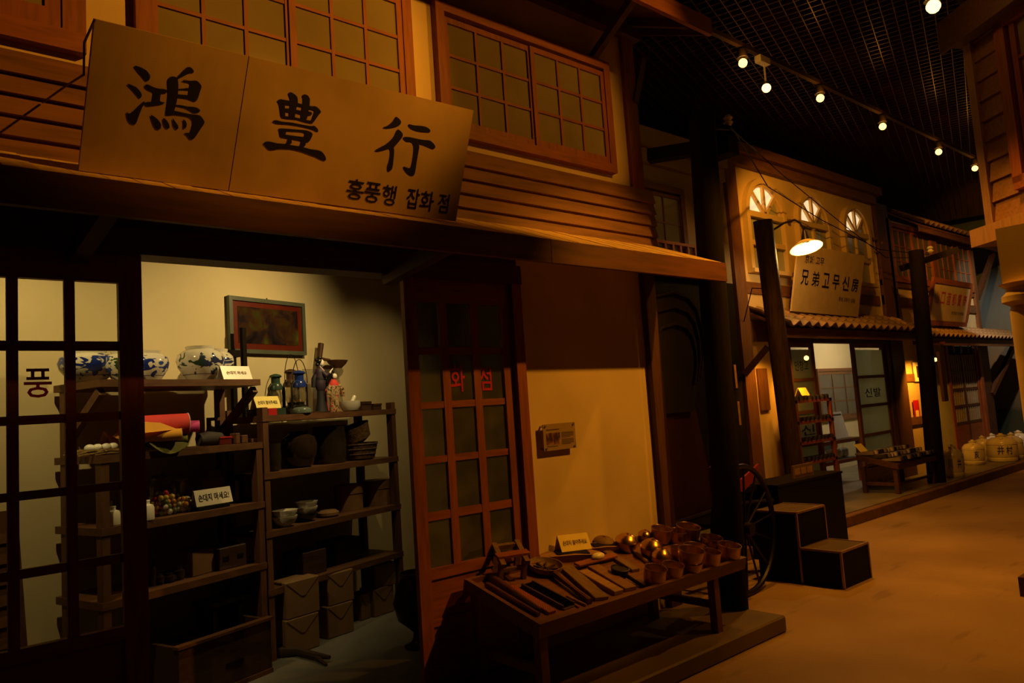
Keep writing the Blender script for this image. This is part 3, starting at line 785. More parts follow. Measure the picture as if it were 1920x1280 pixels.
def lantern(label, px, n, wpx, hpx, paint, handle=0.0):
    p = on_shelf(px, n, 1.575); r = pxm(p, wpx)/2; h = pxm(p, hpx)
    t = thing('oil_lantern', label, 'lantern', p, SA, 'oil lanterns on the right shelf unit')
    part('tank', G().lathe([(r*.75, 0), (r*.95, 0.02*h), (r*.95, .13*h), (r*.7, .19*h), (r*.45, .22*h), (r*.5, .27*h)], 20), IRON, t, world=False, smooth=True)
    part('globe', G().lathe([(r*.50, .27*h), (r*.72, .36*h), (r*.74, .46*h), (r*.55, .60*h), (r*.5, .62*h)], 20), glass('globe_'+str(px), (.75, .72, .62), .08, .03, .12), t, world=False, smooth=True)
    part('hood', G().lathe([(r*.75, .61*h), (r*.72, .70*h), (r*.6, .76*h), (r*.5, .78*h), (r*.5, .90*h), (r*.72, .93*h), (r*.6, .97*h), (r*.2, h)], 20), paint, t, world=False, smooth=True)
    for sgn in (-1, 1):
        part('side_tube', G().tube([(sgn*r*.8, 0, .08*h), (sgn*r*1.0, 0, .16*h), (sgn*r*1.0, 0, .66*h), (sgn*r*.6, 0, .76*h)], r*.12, 8), IRON, t, world=False, smooth=True)
    part('burner', G().lathe([(r*.2, .2*h), (r*.3, .28*h), (r*.12, .34*h)], 12), BRASSD, t, world=False)
    if handle:
        pts = [(r*1.0*math.cos(a), -0.01, .70*h+handle*h*math.sin(a)) for a in [math.pi*i/12 for i in range(13)]]
        part('bail_handle', G().tube(pts, 0.003, 6), IRON, t, world=False)
    return t
lantern('dark green oil lantern, leftmost of the three', 519, 0.22, 33, 78, plain('green_enamel', (0.03, 0.06, 0.05), 0.25), 0)
lantern('brown oil lantern in the middle, with a tall wire handle', 548, 0.30, 34, 86, plain('brown_enamel', (0.06, 0.03, 0.015), 0.35), 0.62)
lantern('oil lantern with a bright blue hood, rightmost of the three', 563, 0.14, 36, 82, plain('blue_enamel', (0.012, 0.03, 0.20), 0.2), 0.55)
t, p, r, h = potted('lidded_tin', 'low grey green round tin beside the lanterns', 'tin', 566, 0.05, 1.575, 36, 13, [(.9,0),(1,.1),(1,.6),(.92,.75),(.6,.95),(.0,1)], plain('grey_green_tin', (0.10, 0.14, 0.12), 0.25))

# the two dolls
SKIN = plain('doll_face', (0.85, 0.80, 0.72), 0.4, var=0.02); HAIR = plain('doll_hair', (0.008, 0.007, 0.007), 0.3)
p = on_shelf(604, 0.16, 1.575); h = pxm(p, 111)
d1 = thing('kimono_doll', 'tall doll in a dark purple kimono with black bun holding its hand up', 'doll', p, SA-0.2)
K1 = plain('purple_kimono', (0.030, 0.016, 0.045), 0.6, var=0.3); K2 = plain('navy_kimono', (0.012, 0.011, 0.022), 0.6)
part('skirt', G().lathe([(.115*h, 0), (.125*h, .01*h), (.085*h, .2*h), (.075*h, .38*h), (.08*h, .47*h)], 20, sy=.8), K2, d1, world=False, smooth=True)
part('robe', G().lathe([(.08*h, .38*h), (.105*h, .45*h), (.10*h, .54*h), (.085*h, .60*h), (.10*h, .68*h), (.085*h, .74*h), (.035*h, .775*h), (.03*h, .79*h)], 20, sy=.8), K1, d1, world=False, smooth=True)
part('sash_belt', G().lathe([(.093*h, .545*h), (.097*h, .56*h), (.093*h, .60*h)], 20, sy=.82), K2, d1, world=False, smooth=True)
part('collar', G().tube([(-.03*h, -.05*h, .775*h), (.03*h, -.075*h, .70*h), (.045*h, -.07*h, .64*h)], .012*h, 6), LINING, d1, world=False)
part('red_lining', G().tube([(.05*h, -.06*h, .40*h), (.06*h, -.065*h, .2*h), (.08*h, -.08*h, .03*h)], .008*h, 6), RED, d1, world=False)
part('head', G().ball((.02*h, -.01*h, .85*h), (.048*h, .045*h, .062*h), 14, 10).tube([(0, 0, .76*h), (.01*h, 0, .82*h)], .022*h, 8), SKIN, d1, world=False, smooth=True)
part('hair', G().ball((-.008*h, .008*h, .87*h), (.062*h, .058*h, .062*h), 14, 10).ball((-.07*h, .0, .90*h), (.03*h, .03*h, .03*h)).ball((0, 0, .935*h), (.045*h, .04*h, .03*h)).ball((-.05*h, .01*h, .82*h), (.035*h, .04*h, .03*h)), HAIR, d1, world=False, smooth=True)
part('sleeve', G().tube([(.0, -.05*h, .70*h), (.05*h, -.09*h, .62*h), (.12*h, -.08*h, .66*h)], [.035*h, .05*h, .03*h], 10), K1, d1, world=False, smooth=True)
part('sleeve', G().tube([(-.05*h, .02*h, .70*h), (-.11*h, .03*h, .58*h), (-.125*h, .03*h, .44*h)], [.035*h, .045*h, .04*h], 10), K2, d1, world=False, smooth=True)
part('hand', G().tube([(.12*h, -.08*h, .66*h), (.17*h, -.075*h, .71*h), (.205*h, -.07*h, .75*h)], [.016*h, .016*h, .006*h], 8), SKIN, d1, world=False, smooth=True)
p = on_shelf(628, 0.10, 1.575); h = pxm(p, 80)
d2 = thing('kimono_doll', 'small doll with long black hair in a red and gold patterned kimono', 'doll', p, SA-0.2)
m, nt, bs = _new('gold_brocade')
nz = _noise(nt, 60, (1, 1, 1), 3)
rr = _ramp(nt, nz.outputs['Fac'], [(0.38, (0.05, 0.03, 0.015)), (0.47, (0.30, 0.22, 0.09)), (0.56, (0.55, 0.46, 0.30)), (0.62, (0.45, 0.03, 0.03))])
nt.links.new(rr.outputs[0], bs.inputs['Base Color']); bs.inputs['Roughness'].default_value = 0.4
part('robe', G().lathe([(.13*h, 0), (.14*h, .02*h), (.11*h, .2*h), (.12*h, .38*h), (.15*h, .48*h), (.15*h, .58*h), (.10*h, .70*h), (.04*h, .76*h)], 18, sy=.8), m, d2, world=False, smooth=True)
part('red_collar', G().lathe([(.13*h, .62*h), (.12*h, .68*h), (.055*h, .765*h)], 18, sy=.85), RED, d2, world=False, smooth=True)
part('sleeve', G().tube([(.08*h, -.05*h, .64*h), (.19*h, -.06*h, .52*h), (.20*h, -.05*h, .36*h)], [.05*h, .07*h, .05*h], 10), m, d2, world=False, smooth=True)
part('sleeve', G().tube([(-.08*h, 0, .64*h), (-.15*h, -.02*h, .50*h), (-.16*h, 0, .36*h)], [.05*h, .06*h, .05*h], 10), m, d2, world=False, smooth=True)
part('head', G().ball((.015*h, -.03*h, .84*h), (.062*h, .055*h, .07*h), 14, 10), SKIN, d2, world=False, smooth=True)
part('hair', G().ball((0, .015*h, .86*h), (.08*h, .07*h, .085*h), 14, 10).tube([(-.06*h, .03*h, .86*h), (-.13*h, .05*h, .72*h), (-.15*h, .05*h, .62*h)], [.06*h, .05*h, .03*h], 10).ball((0, .01*h, .97*h), .03*h), HAIR, d2, world=False, smooth=True)
# acrylic stand behind the dolls
p = on_shelf(617, 0.30, 1.575)
solo('print_stand', G(Matrix.Translation(p) @ Matrix.Rotation(SA, 4, 'Z') @ Matrix.Rotation(R(-9), 4, 'X')).box((-0.19, 0, 0), (0.16, 0.004, 0.33)), glass('acrylic', (0.78, 0.76, 0.74), 0.05, 0.05, 0.10), 'clear plastic sheet leaning on the wall behind the dolls', 'sheet')
# wooden dipper hung behind
p = at(627, 678, shop(0, 0.40, 0), N1)
dp = thing('wooden_dipper', 'dark wooden dipper with a long handle behind the dolls', 'ladle', shop(0.62, 0.40, 1.575), SA)
gm = Matrix.Translation(p) @ Matrix.Rotation(SA, 4, 'Z')
part('bowl', G(gm).lathe([(.0, -.05), (.04, -.048), (.085, -.01), (.10, .012), (.09, .012), (.05, -.03), (0, -.035)], 18, (0.03, 0, 0), sy=.6), DKX, dp, smooth=True)
part('handle', G(gm).tube([(-0.05, 0, 0.01), (-0.13, 0, 0.02)], 0.012, 8), DKX, dp, smooth=True)
part('support', G(gm).tube([(-0.10, 0.03, 0.14), (-0.13, 0.03, 0.0), (-0.16, 0.02, -0.42)], [0.022, 0.02, 0.016], 8), DKZ, dp, smooth=True)
# mortar and pestle
t, p, r, h = potted('mortar', 'white porcelain mortar near the end of the lantern shelf', 'mortar', 657, 0.05, 1.575, 39, 19, [(.5,0),(.75,.08),(.98,.5),(1,1),(.93,1),(.8,.4),(0,.25)], CERAMIC)
solo('pestle', G().tube([p+Vector((-.0, 0, .04)), p+E1*0.05+Vector((0, 0, .105))], [.012, .016], 10), PORCELAIN, 'white pestle leaning in the porcelain mortar', 'pestle', smooth=True)
for px, n, wp, hp, lb in ((688, 0.08, 24, 17, 'small dark lacquer box right of the mortar'), (708, 0.10, 22, 12, 'flat brown box at the end of the lantern shelf')):
    p = on_shelf(px, n, 1.575); a, b = pxm(p, wp)/2, pxm(p, hp)
    t = thing('trinket_box', lb, 'box', p, SA, 'small boxes beside the mortar')
    part('body', G().box((-a, 0, 0), (a, .12, b*.7)), DARKBOX, t, world=False)
    part('lid', G().box((-a*1.04, -.004, b*.7), (a*1.04, .124, b)), DARKBOX, t, world=False)
p = on_shelf(592, 0.03, 1.575)
solo('wooden_comb', G(Matrix.Translation(p) @ Matrix.Rotation(SA, 4, 'Z')).box((-0.05, 0, 0), (0.04, 0.03, 0.012)).box((0.04, 0.01, 0.003), (0.12, 0.02, 0.008)), DARKBOX, 'small dark comb lying in front of the dolls', 'comb')
# ---- second shelf of the left unit: cloth rolls, eggs, boxes
def cloth_roll(label, a, b, r, mat, lining=None, core=None):
    """a bolt of cloth lying along a-b with its end facing b"""
    a, b = Vector(a), Vector(b); d = (b-a).normalized()
    t = thing('cloth_roll', label, 'cloth roll', a, group='rolls of cloth on the second shelf')
    side = d.cross(Vector((0, 0, 1))).normalized(); up = side.cross(d)
    pts = []
    for i in range(40):
        an = 2*math.pi*1.6*i/39
        rr = r*(0.72+0.28*i/39)
        pts.append((math.cos(an)*rr, math.sin(an)*rr))
    vs, fs = [], []
    for o, e in ((a, 0), (b, 1)):
        for k_, (x, y) in enumerate(pts):
            vs.append(o+side*x+up*y)
    n = len(pts)
    for i in range(n-1): fs.append((i, i+1, n+i+1, n+i))
    part('cloth', G().add(vs, fs), mat, t, smooth=True)
    if lining:
        part('edge', G().tube([b+side*x+up*y for x, y in pts], r*0.035, 5), lining, t)
    if core:
        part('core', G().tube([b-d*0.25, b-d*0.005], r*0.45, 14), core, t)
    return t
z2 = ZL[1]
def sp(px, py, n): return at(px, py, shop(0, n, 0), N1)
redA, redB = sp(225, 803, 0.12), sp(352, 795, 0.0)
r_ = pxm(redB, 22)
cloth_roll('bright red roll of cloth on top of the pile', redA+Vector((0, 0, 0.0)), redB, r_, RED, LINING)
yA, yB = sp(225, 818, 0.05), sp(327, 815, 0.0)
cloth_roll('orange yellow roll of cloth lying in front of the red one', yA-Vector((0, 0, 0.012)), yB-N1*0.06, pxm(yB, 12), ORANGE, LINING, BLACK)
solo('cloth_fold', G().add([sp(262, 790, -0.02), sp(300, 792, -0.03), sp(330, 803, -0.05), sp(345, 803, -0.06), sp(300, 808, -0.06), sp(262, 812, -0.05)], [(0,1,2,3,4,5)]).add([sp(262, 790, 0.02), sp(300, 792, 0.01), sp(330, 803, -0.0), sp(345, 803, -0.02), sp(300, 808, -0.01), sp(262, 812, -0.0)], [(5,4,3,2,1,0)]),
     ORANGE, 'loose fold of orange cloth over the red roll', 'cloth')
pA, pB = sp(300, 802, 0.20), sp(373, 799, 0.10)
cloth_roll('magenta roll of cloth at the right end of the pile', pA, pB, pxm(pB, 12), PINK, plain('pink_edge', (0.75, 0.25, 0.5), 0.6), BLACK)
gA, gB = sp(255, 828, 0.10), sp(346, 824, 0.02)
cloth_roll('olive green roll of cloth at the bottom of the pile', gA, gB-N1*0.02, pxm(gB, 13), OLIVE, None, BLACK)
# olive cloth sagging over the shelf edge
vs, fs = [], []
for i in range(9):
    f_ = i/8; sag = math.sin(math.pi*f_)*0.05
    q0 = sp(278+f_*72, 828, -0.02); q1 = q0+Vector((0, 0, -0.015-sag))-N1*0.02
    vs += [q0, q1]
for i in range(8): fs.append((2*i, 2*i+1, 2*i+3, 2*i+2))
solo('cloth_tail', G().add(vs, fs).add([v+N1*0.006 for v in vs], [tuple(reversed(f)) for f in fs]), OLIVE, 'olive cloth end sagging over the shelf edge', 'cloth', smooth=True)
# dark bundle, red box, wooden cards, spool
def brick(name, label, cat, px, n, z, wpx, hpx, dep, mat, rz=0, lid=None, group=None):
    p = on_shelf(px, n, z); a, b = pxm(p, wpx)/2, pxm(p, hpx)
    t = thing(name, label, cat, p, SA+rz, group)
    if lid:
        part('body', G().box((-a, 0, 0), (a, dep, b*.8)), mat, t, world=False, bevel=0.003)
        part('lid', G().box((-a*1.03, -.004, b*.8), (a*1.03, dep+.004, b)), lid, t, world=False, bevel=0.002)
    else:
        part('body', G().box((-a, 0, 0), (a, dep, b)), mat, t, world=False, bevel=0.004)
    return t
p = on_shelf(393, 0.12, z2)
solo('cloth_bundle', G().tube([p-E1*.07+Vector((0,0,.04)), p+Vector((0,0,.045)), p+E1*.075+Vector((0,0,.04))], [.036,.042,.036], 10), plain('charcoal_cloth', (0.035, 0.028, 0.028), 0.8), 'dark charcoal bundle lying beside the cloth rolls', 'bundle', smooth=True)
brick('lacquer_box', 'small dark red lacquer box on the second shelf', 'box', 424, 0.08, z2, 26, 15, .10, plain('dark_red_lacquer', (0.10, 0.012, 0.008), 0.3), 0, plain('bright_red_lacquer', (0.40, 0.02, 0.012), 0.3))
for i, px in enumerate((447, 460, 480)):
    brick('wood_block', ['upright wooden block beside the red lacquer box', 'thin wooden block in the middle of three', 'low wooden block at the shelf end'][i], 'block', px, 0.06, z2, (10, 14, 18)[i], (20, 15, 7)[i], .06, SHELFW, 0, None, 'wooden blocks on the second shelf')
p = on_shelf(400, 0.30, z2)
sp_t = thing('spinning_reel', 'small wooden reel frame standing behind the bundles', 'reel', p, SA)
part('post', G().box((-.03, 0, 0), (-.01, .02, .16)), SHELFZ, sp_t, world=False)
part('arm', G().box((-.03, 0, .15), (.09, .02, .17)), SHELFW, sp_t, world=False)
part('spool', G().lathe([(.03,0),(.03,.012),(.012,.015),(.012,.06),(.03,.063),(.03,.075)], 14, (.06, .01, .04)), DARKBOX, sp_t, world=False, smooth=True)
# straw tray with eggs, seen through the door
p = on_shelf(195, 0.05, z2)
STRAW = plain('straw', (0.36, 0.25, 0.09), 0.9, var=0.4, scale=60, bump=0.6)
nest = thing('straw_bed', 'bundle of straw bedding on the shelf behind the left door', 'straw', p, SA)
g = G(); random.seed(3)
for i in range(60):
    x, y, z = random.uniform(-.06, .08), random.uniform(0, .14), random.uniform(0.005, .03)
    an = random.uniform(-.25, .25); l = random.uniform(.05, .09)
    g.tube([(x-l*math.cos(an), y-l*math.sin(an)*.3, z), (x, y, z+.006), (x+l*math.cos(an), y+l*math.sin(an)*.3, z)], .0025, 4)
st_ = part('straw', g, STRAW, nest, world=False); st_['kind'] = 'stuff'
for i, px in enumerate((168, 183, 199, 212)):
    q = on_shelf(px, 0.11, z2+0.04)
    solo('egg', G().ball(q, (.026, .021, .021), 12, 8), WHITE, ['white egg at the left end of the straw bed', 'second white egg from the left on the straw', 'third white egg from the left on the straw', 'white egg on the straw nearest the door stile'][i], 'egg', 'eggs on straw', smooth=True)
vs, fs = [], []
for i in range(13):
    for j in range(5):
        x = -0.20+0.34*i/12; y = 0.17+0.03*j
        vs.append(SM @ Vector((x-0.62, y, z2+0.05+0.06*math.sin(j*.8)+0.018*math.sin(i*1.7+j)+0.01*math.sin(i*3.1))))
for i in range(12):
    for j in range(4): q = i*5+j; fs.append((q, q+1, q+6, q+5))
solo('crumpled_cloth', G().add(vs, fs), ORANGE, 'crumpled yellow cloth behind the eggs', 'cloth', smooth=True)
# ---- third shelf
z3 = ZL[2]
CAND = [plain('candy_%d' % i, c, 0.3) for i, c in enumerate(((.45,.02,.03),(.60,.26,.02),(.65,.5,.08),(.5,.45,.35),(.16,.2,.07)))]
for px, wp, hp, nb, lb in ((306, 52, 84, 60, 'tall glass sweet jar full of mixed coloured sweets'), (345, 42, 74, 34, 'smaller glass sweet jar a third full of yellow sweets')):
    p = on_shelf(px, 0.14, z3); r = pxm(p, wp)/2; h = pxm(p, hp)
    t = thing('sweet_jar', lb, 'jar', p, SA, 'glass sweet jars')
    part('glass_body', G().lathe([(.0, 0.002), (r*.95, 0.002), (r, .03*h), (r, .66*h), (r*.75, .76*h), (r*.72, .80*h)], 24), CLEAR, t, world=False, smooth=True)
    part('lid', G().lathe([(r*.8, .80*h), (r*.82, .84*h), (r*.6, .9*h), (r*.15, .92*h), (r*.2, .97*h), (0, h)], 20), glass('lid_%d' % px, (.6, .6, .55), .1, .05, .1), t, world=False, smooth=True)
    random.seed(px); rs = 0.016; cnt = 0
    for lay in range(9):
        for q in range(14):
            if cnt >= nb: break
            an = q*2.4+lay; rr = (r-rs*1.1)*math.sqrt((q+.5)/14)
            solo('sweet', G().ball(p+Vector((rr*math.cos(an), rr*math.sin(an), rs+0.004+lay*rs*1.6+random.uniform(0, .004))), rs, 8, 6), random.choice(CAND if nb > 40 else CAND[1:]),
                 'round boiled sweet inside the %s sweet jar' % ('tall full' if nb > 40 else 'smaller'), 'sweet', 'sweets in the %s jar' % ('tall' if nb > 40 else 'smaller'), smooth=True); cnt += 1
WBOT = [(.8,0),(.95,.03),(1,.1),(1,.6),(.85,.74),(.4,.80),(.36,.92),(.45,.95),(.4,1),(.0,1)]
potted('porcelain_flask', 'small white porcelain flask beside the sweet jars, with a grey mark', 'flask', 276, 0.03, z3, 26, 38, WBOT, PORCELAIN)
potted('porcelain_flask', 'white porcelain flask seen through the left door', 'flask', 212, 0.06, z3, 26, 36, WBOT, PORCELAIN)
potted('glass_cup', 'dim glass cup on the shelf behind the left door', 'cup', 196, 0.22, z3, 30, 40, [(.3,0),(.35,.06),(.1,.2),(.1,.4),(.8,.6),(1,1),(.95,1)], CLEAR)
tb_ = brick('flat_tin', 'flat dark tin with a red label under the white notice', 'tin', 403, 0.04, z3, 68, 8, .12, BLACK)
card('notice_card', 'cream notice card printed with large black letters on the third shelf', 369, 437, 0.05, z3+pxm(on_shelf(403, .05, z3), 8), 31, '손대지 마세요!', plain('cream_card', (0.70, 0.66, 0.55), 0.5, var=.03), INK, 16, tw=.84, th=.46)
brick('cardboard_box', 'brown cardboard box behind the cream notice card', 'box', 402, 0.24, z3, 50, 52, .14, BOXBR)
brick('cardboard_box', 'narrow brown carton lying on top of the cardboard box', 'box', 400, 0.24, z3+pxm(on_shelf(402, .24, z3), 52), 34, 14, .12, BOXBR)
potted('dark_can', 'dark red brown can at the right end of the third shelf', 'can', 470, 0.20, z3, 40, 50, [(.98,0),(1,.02),(1,.97),(.98,1),(.9,.98),(0,.98)], plain('dark_red_tin', (0.05, 0.012, 0.01), 0.3))
# ---- fourth shelf
z4 = ZL[3]
brick('cardboard_box', 'brown box in the middle of the fourth shelf', 'box', 383, 0.10, z4, 52, 46, .16, BOXBR, .1)
t = brick('brazier_box', 'dark wooden charcoal box with cut out handles on the fourth shelf', 'box', 438, 0.07, z4, 60, 40, .16, DARKBOX)
p = t.location; 
for dx in (-.05, .05): part('handle_hole', G().box((dx-.02, -.003, .05), (dx+.02, .002, .075)), BLACK, t, world=False)
for i, (px, wp, hp) in enumerate(((287, 12, 52), (300, 18, 20), (318, 26, 16), (336, 22, 24))):
    potted('small_pot', ['slim dark bottle at the left of the fourth shelf', 'tiny dark pot next to the slim bottle', 'low dark dish on the fourth shelf', 'round dark pot beside the brown box'][i], 'pot', px, 0.12, z4, wp, hp, [(.7,0),(1,.3),(.9,.7),(.5,.85),(.55,1),(.4,1)], ONGGI, 'small pots on the fourth shelf')
# ---- bottom: open chest
s0, s1 = -0.66, -0.075
ch = thing('wooden_chest', 'large dark wooden chest with an open tray top at the foot of the shelves', 'chest', shop((s0+s1)/2, -.02, .10), SA)
part('body', G(SM).box((s0, -0.14, 0.12), (s1, 0.30, 0.345)), DARKBOX, ch)
part('tray_front', G(SM).box((s0, -0.14, 0.345), (s1, -0.115, 0.40)), DARKBOX, ch)
part('tray_end', G(SM).box((s0, -0.115, 0.345), (s0+0.025, 0.30, 0.40)), DARKBOX, ch)
part('tray_end', G(SM).box((s1-0.025, -0.115, 0.345), (s1, 0.30, 0.40)), DARKBOX, ch)
part('rim', G(SM).box((s0-.01, -0.155, 0.395), (s1+.01, -0.105, 0.41)), SHELFW, ch)
part('plinth', G(SM).box((s0, -0.15, 0.10), (s1, 0.30, 0.125)), SHELFW, ch)
part('name_plate', G(SM).box((-0.38, -0.146, 0.215), (-0.27, -0.139, 0.24)), IRON, ch)
st_ = thing('wooden_stool', 'dark low stool standing on the wooden chest', 'stool', shop(-0.22, 0.14, .345), SA)
part('seat', G(SM).box((-0.33, 0.05, 0.50), (-0.10, 0.22, 0.53)), BLKW, st_)
for a in (-0.31, -0.14):
    part('leg', G(SM).box((a, 0.06, 0.345), (a+0.03, 0.21, 0.50)), BLKW, st_)
# ---- behind the left door
wb = thing('ridged_board', 'tall board with rows of cut slots leaning against the shop wall', 'board', shop(-1.26, .36, .10), SA)
gm = Matrix.Translation(shop(-1.26, .34, .30)) @ Matrix.Rotation(SA, 4, 'Z') @ Matrix.Rotation(R(-8), 4, 'X')
part('board', G(gm).box((-0.12, 0, -0.2), (0.12, 0.03, 0.88)), DKZ, wb)
for i in range(7): part('slat', G(gm).box((-0.08, -0.012, 0.12+i*0.10), (0.08, 0.0, 0.17+i*0.10)), SHELFW, wb)
cb = thing('low_chest', 'low dark chest behind the lower panes of the left door', 'chest', shop(-1.3, .05, .10), SA)
part('body', G(SM).box((-1.75, -0.20, 0.10), (-1.10, 0.25, 0.44)), DKX, cb)
part('lid', G(SM).box((-1.76, -0.22, 0.44), (-1.09, 0.26, 0.47)), DARKBOX, cb)
br = thing('washboard', 'dark ridged washboard hanging on the wall at the far left pane', 'washboard', shop(-1.62, .48, 1.2), SA)
part('board', G(SM).box((-1.72, 0.46, 1.05), (-1.47, 0.49, 1.62)), DKZ, br)
for i in range(9): part('slat', G(SM).box((-1.70, 0.445, 1.09+i*0.055), (-1.49, 0.46, 1.12+i*0.055)), SHELFW, br)

# ---- right unit, second shelf: dark crocks and baskets
zA, zB, zC = ZR[1], ZR[2], ZR[3]
potted('dark_crock', 'small dark glass crock at the left of the crock shelf', 'crock', 512, .10, zA, 32, 52, [(.7,0),(.9,.1),(1,.5),(.95,.85),(1,1),(.9,1),(.85,.6)], ONGGI2, 'dark crocks on the second shelf')
potted('dark_crock', 'round glossy brown crock with a bright highlight', 'crock', 562, .14, zA, 68, 68, [(.5,0),(.7,.06),(.95,.35),(1,.6),(.88,.82),(.5,.93),(.5,1),(.42,1)], ONGGI, 'dark crocks on the second shelf')
potted('dark_crock', 'tall olive brown cylindrical crock', 'crock', 620, .16, zA, 62, 70, [(.85,0),(.95,.1),(1,.5),(.96,.9),(1.02,.95),(1,1),(.9,1),(.88,.5)], ONGGI2, 'dark crocks on the second shelf')
BK = [(.6,0),(.8,.1),(1,.9),(1.03,1),(.96,1),(.75,.2),(0,.1)]
t, p, r, h = potted('wicker_basket', 'shallow wicker basket, lower of the two', 'basket', 677, .12, zA, 64, 32, BK, BASKET, 'wicker baskets')
for i in range(3): part('weave_band', G().tube([(r*(.86+.07*i)*math.cos(a), r*(.86+.07*i)*math.sin(a), h*(.35+.28*i)) for a in [2*math.pi*j/20 for j in range(20)]], .005, 5, True), BASKET, t, world=False)
gm = Matrix.Translation(p+Vector((-.02, 0, h*1.02))) @ Matrix.Rotation(R(-20), 4, 'Y')
solo('wicker_basket', G(gm).lathe([(r*.5, 0), (r*.85, h*.2), (r*.95, h*.85), (r, h), (r*.92, h), (r*.7, h*.3), (0, h*.15)], 24), BASKET, 'wicker basket tipped on its side on top of the other', 'basket', 'wicker baskets', smooth=True)
# third shelf: bowls and round boxes
BOWL = [(.42,0),(.45,.08),(.4,.1),(.75,.35),(.95,.75),(1,1),(.94,1),(.7,.45),(0,.22)]
def bowl_stack(px, n, z, wp, hps, mats, labels, grp):
    zz = z
    for hp, m_, lb in zip(hps, mats, labels):
        t, p, r, h = potted('bowl', lb, 'bowl', px, n, zz, wp, hp, BOWL, m_, grp)
        zz += h*0.55
bowl_stack(535, .06, zB, 46, (20, 20), (CERAMIC, PORCELAIN), ('lower grey bowl of the left pair', 'upper white bowl of the left pair'), 'white bowls')
bowl_stack(575, .10, zB, 42, (16, 18, 18), (ONGGI2, PORCELAIN, CERAMIC), ('dark bottom bowl of the stack of three', 'middle white bowl of the stack of three', 'top bowl of the stack of three'), 'white bowls')
potted('bowl', 'dim brown bowl at the shelf end left of the white bowls', 'bowl', 508, .16, zB, 30, 26, BOWL, ONGGI2, 'white bowls')
p = on_shelf(616, .10, zB); a = pxm(p, 20)
solo('round_loaf_box', G().lathe([(a*.7, 0), (a, .012), (a, .03), (a*.7, .045), (0, .048)], 24, p), BOXBR, 'flat rounded brown lidded box right of the bowls', 'box', smooth=True)
for px, wp, hp, lb in ((655, 52, 48, 'round bentwood box, left of the pair'), (709, 54, 46, 'round bentwood box at the right shelf end')):
    t, p, r, h = potted('bentwood_box', lb, 'box', px, .18, zB, wp, hp, [(1,0),(1,.68),(.0,.68)], BOXBR, 'bentwood boxes')
    part('lid', G().lathe([(r*1.04, h*.66), (r*1.04, h), (0, h)], 28), BOXBR, t, world=False, smooth=True)
# fourth shelf
brick('storage_box', 'dark wooden box in the middle of the lowest right shelf', 'box', 592, .06, zC, 58, 44, .2, DARKBOX)
brick('storage_box', 'long dark box at the back of the lowest right shelf', 'box', 655, .14, zC, 70, 42, .18, DARKBOX)
# floor: parcels in kraft paper
def parcel(label, px, n, z, wpx, hpx, dep, rz=0):
    p = on_shelf(px, n, z); a, b = pxm(p, wpx)/2, pxm(p, hpx)
    t = thing('paper_parcel', label, 'parcel', p, SA+rz, 'kraft paper parcels on the floor')
    part('wrapping', G().box((-a, 0, 0), (a, dep, b)), PAPER, t, world=False, bevel=0.006)
    part('flap', G().prism([(-a*.95, -.002, b*.97), (a*.95, -.002, b*.97), (a*.1, -.002, b*.55), (-a*.1, -.002, b*.55)], (0, -.002, 0)), PAPER, t, world=False)
    return p, b
p, b = parcel('lower parcel of the nearest stack', 570, -.03, .10, 74, 65, .20, -.12)
parcel('upper parcel of the nearest stack', 570, -.03, .10+b, 74, 67, .20, -.12)
p, b = parcel('lower parcel of the second stack', 641, -.01, .10, 60, 58, .18, -.12)
parcel('upper parcel of the second stack', 641, -.01, .10+b, 60, 58, .18, -.12)
p, b = parcel('lower parcel of the third stack, near the black pot', 722, .06, .10, 50, 50, .16, -.1)
parcel('tilted upper parcel of the third stack', 724, .06, .10+b, 44, 42, .16, -.35)
parcel('small parcel between the second and third stack', 688, .10, .10, 26, 48, .12, 0)
# branch and black pot
q = [atz(x, y, .13) for x, y in ((508, 1205), (530, 1222), (560, 1220), (590, 1228), (618, 1232))]
solo('gnarled_branch', G().tube(q, [.03, .035, .025, .022, .012], 8).tube([q[3], atz(612, 1246, .11)], [.015, .008], 6), plain('bark', (0.05, 0.03, 0.018), .8, bump=.4), 'gnarled dark branch lying on the shop floor', 'branch', smooth=True)
p = atz(786, 1212, .10); 
t = thing('iron_pot', 'black iron pot on a footed base beside the right door', 'pot', p)
part('base', G().lathe([(.085, 0), (.09, .012), (.06, .02), (.035, .05), (.03, .09), (.06, .12)], 20), IRON, t, world=False, smooth=True)
part('belly', G().lathe([(.05, .11), (.12, .17), (.145, .27), (.12, .37), (.085, .42), (.10, .45), (.09, .45), (.07, .42)], 24), IRON, t, world=False, smooth=True)
# ================================================================== display table in the street
TA = math.atan2(0.142, 0.58)
TM = Matrix.Translation((2.40, 2.71, 0.487)) @ Matrix.Rotation(TA, 4, 'X')
TV = Vector((0, math.cos(TA), math.sin(TA))); TN = Vector((0, -math.sin(TA), math.cos(TA)))
TL, TD = 1.76, 0.597
TRAYZ = -0.03
tbl = thing('display_table', 'low sloping wooden display table with a raised rim', 'table', (3.28, 3.0, 0.10))
TW = wood('table_wood', (0.19, 0.082, 0.032), 'X'); TWZ = wood('table_wood_z', (0.19, 0.082, 0.032), 'Z')
part('tray_board', G(TM).box((0.01, 0.01, TRAYZ-0.015), (TL-0.01, TD-0.01, TRAYZ)), TW, tbl)
part('front_apron', G(TM).box((0, 0, -0.07), (TL, 0.024, 0.004)), TW, tbl)
part('back_apron', G(TM).box((0, TD-0.018, -0.075), (TL, TD, 0)), TW, tbl)
part('end_apron', G(TM).box((0, 0.024, -0.07), (0.024, TD-0.018, 0.004)), TW, tbl)
part('end_apron', G(TM).box((TL-0.018, 0.018, -0.075), (TL, TD-0.018, 0)), TW, tbl)
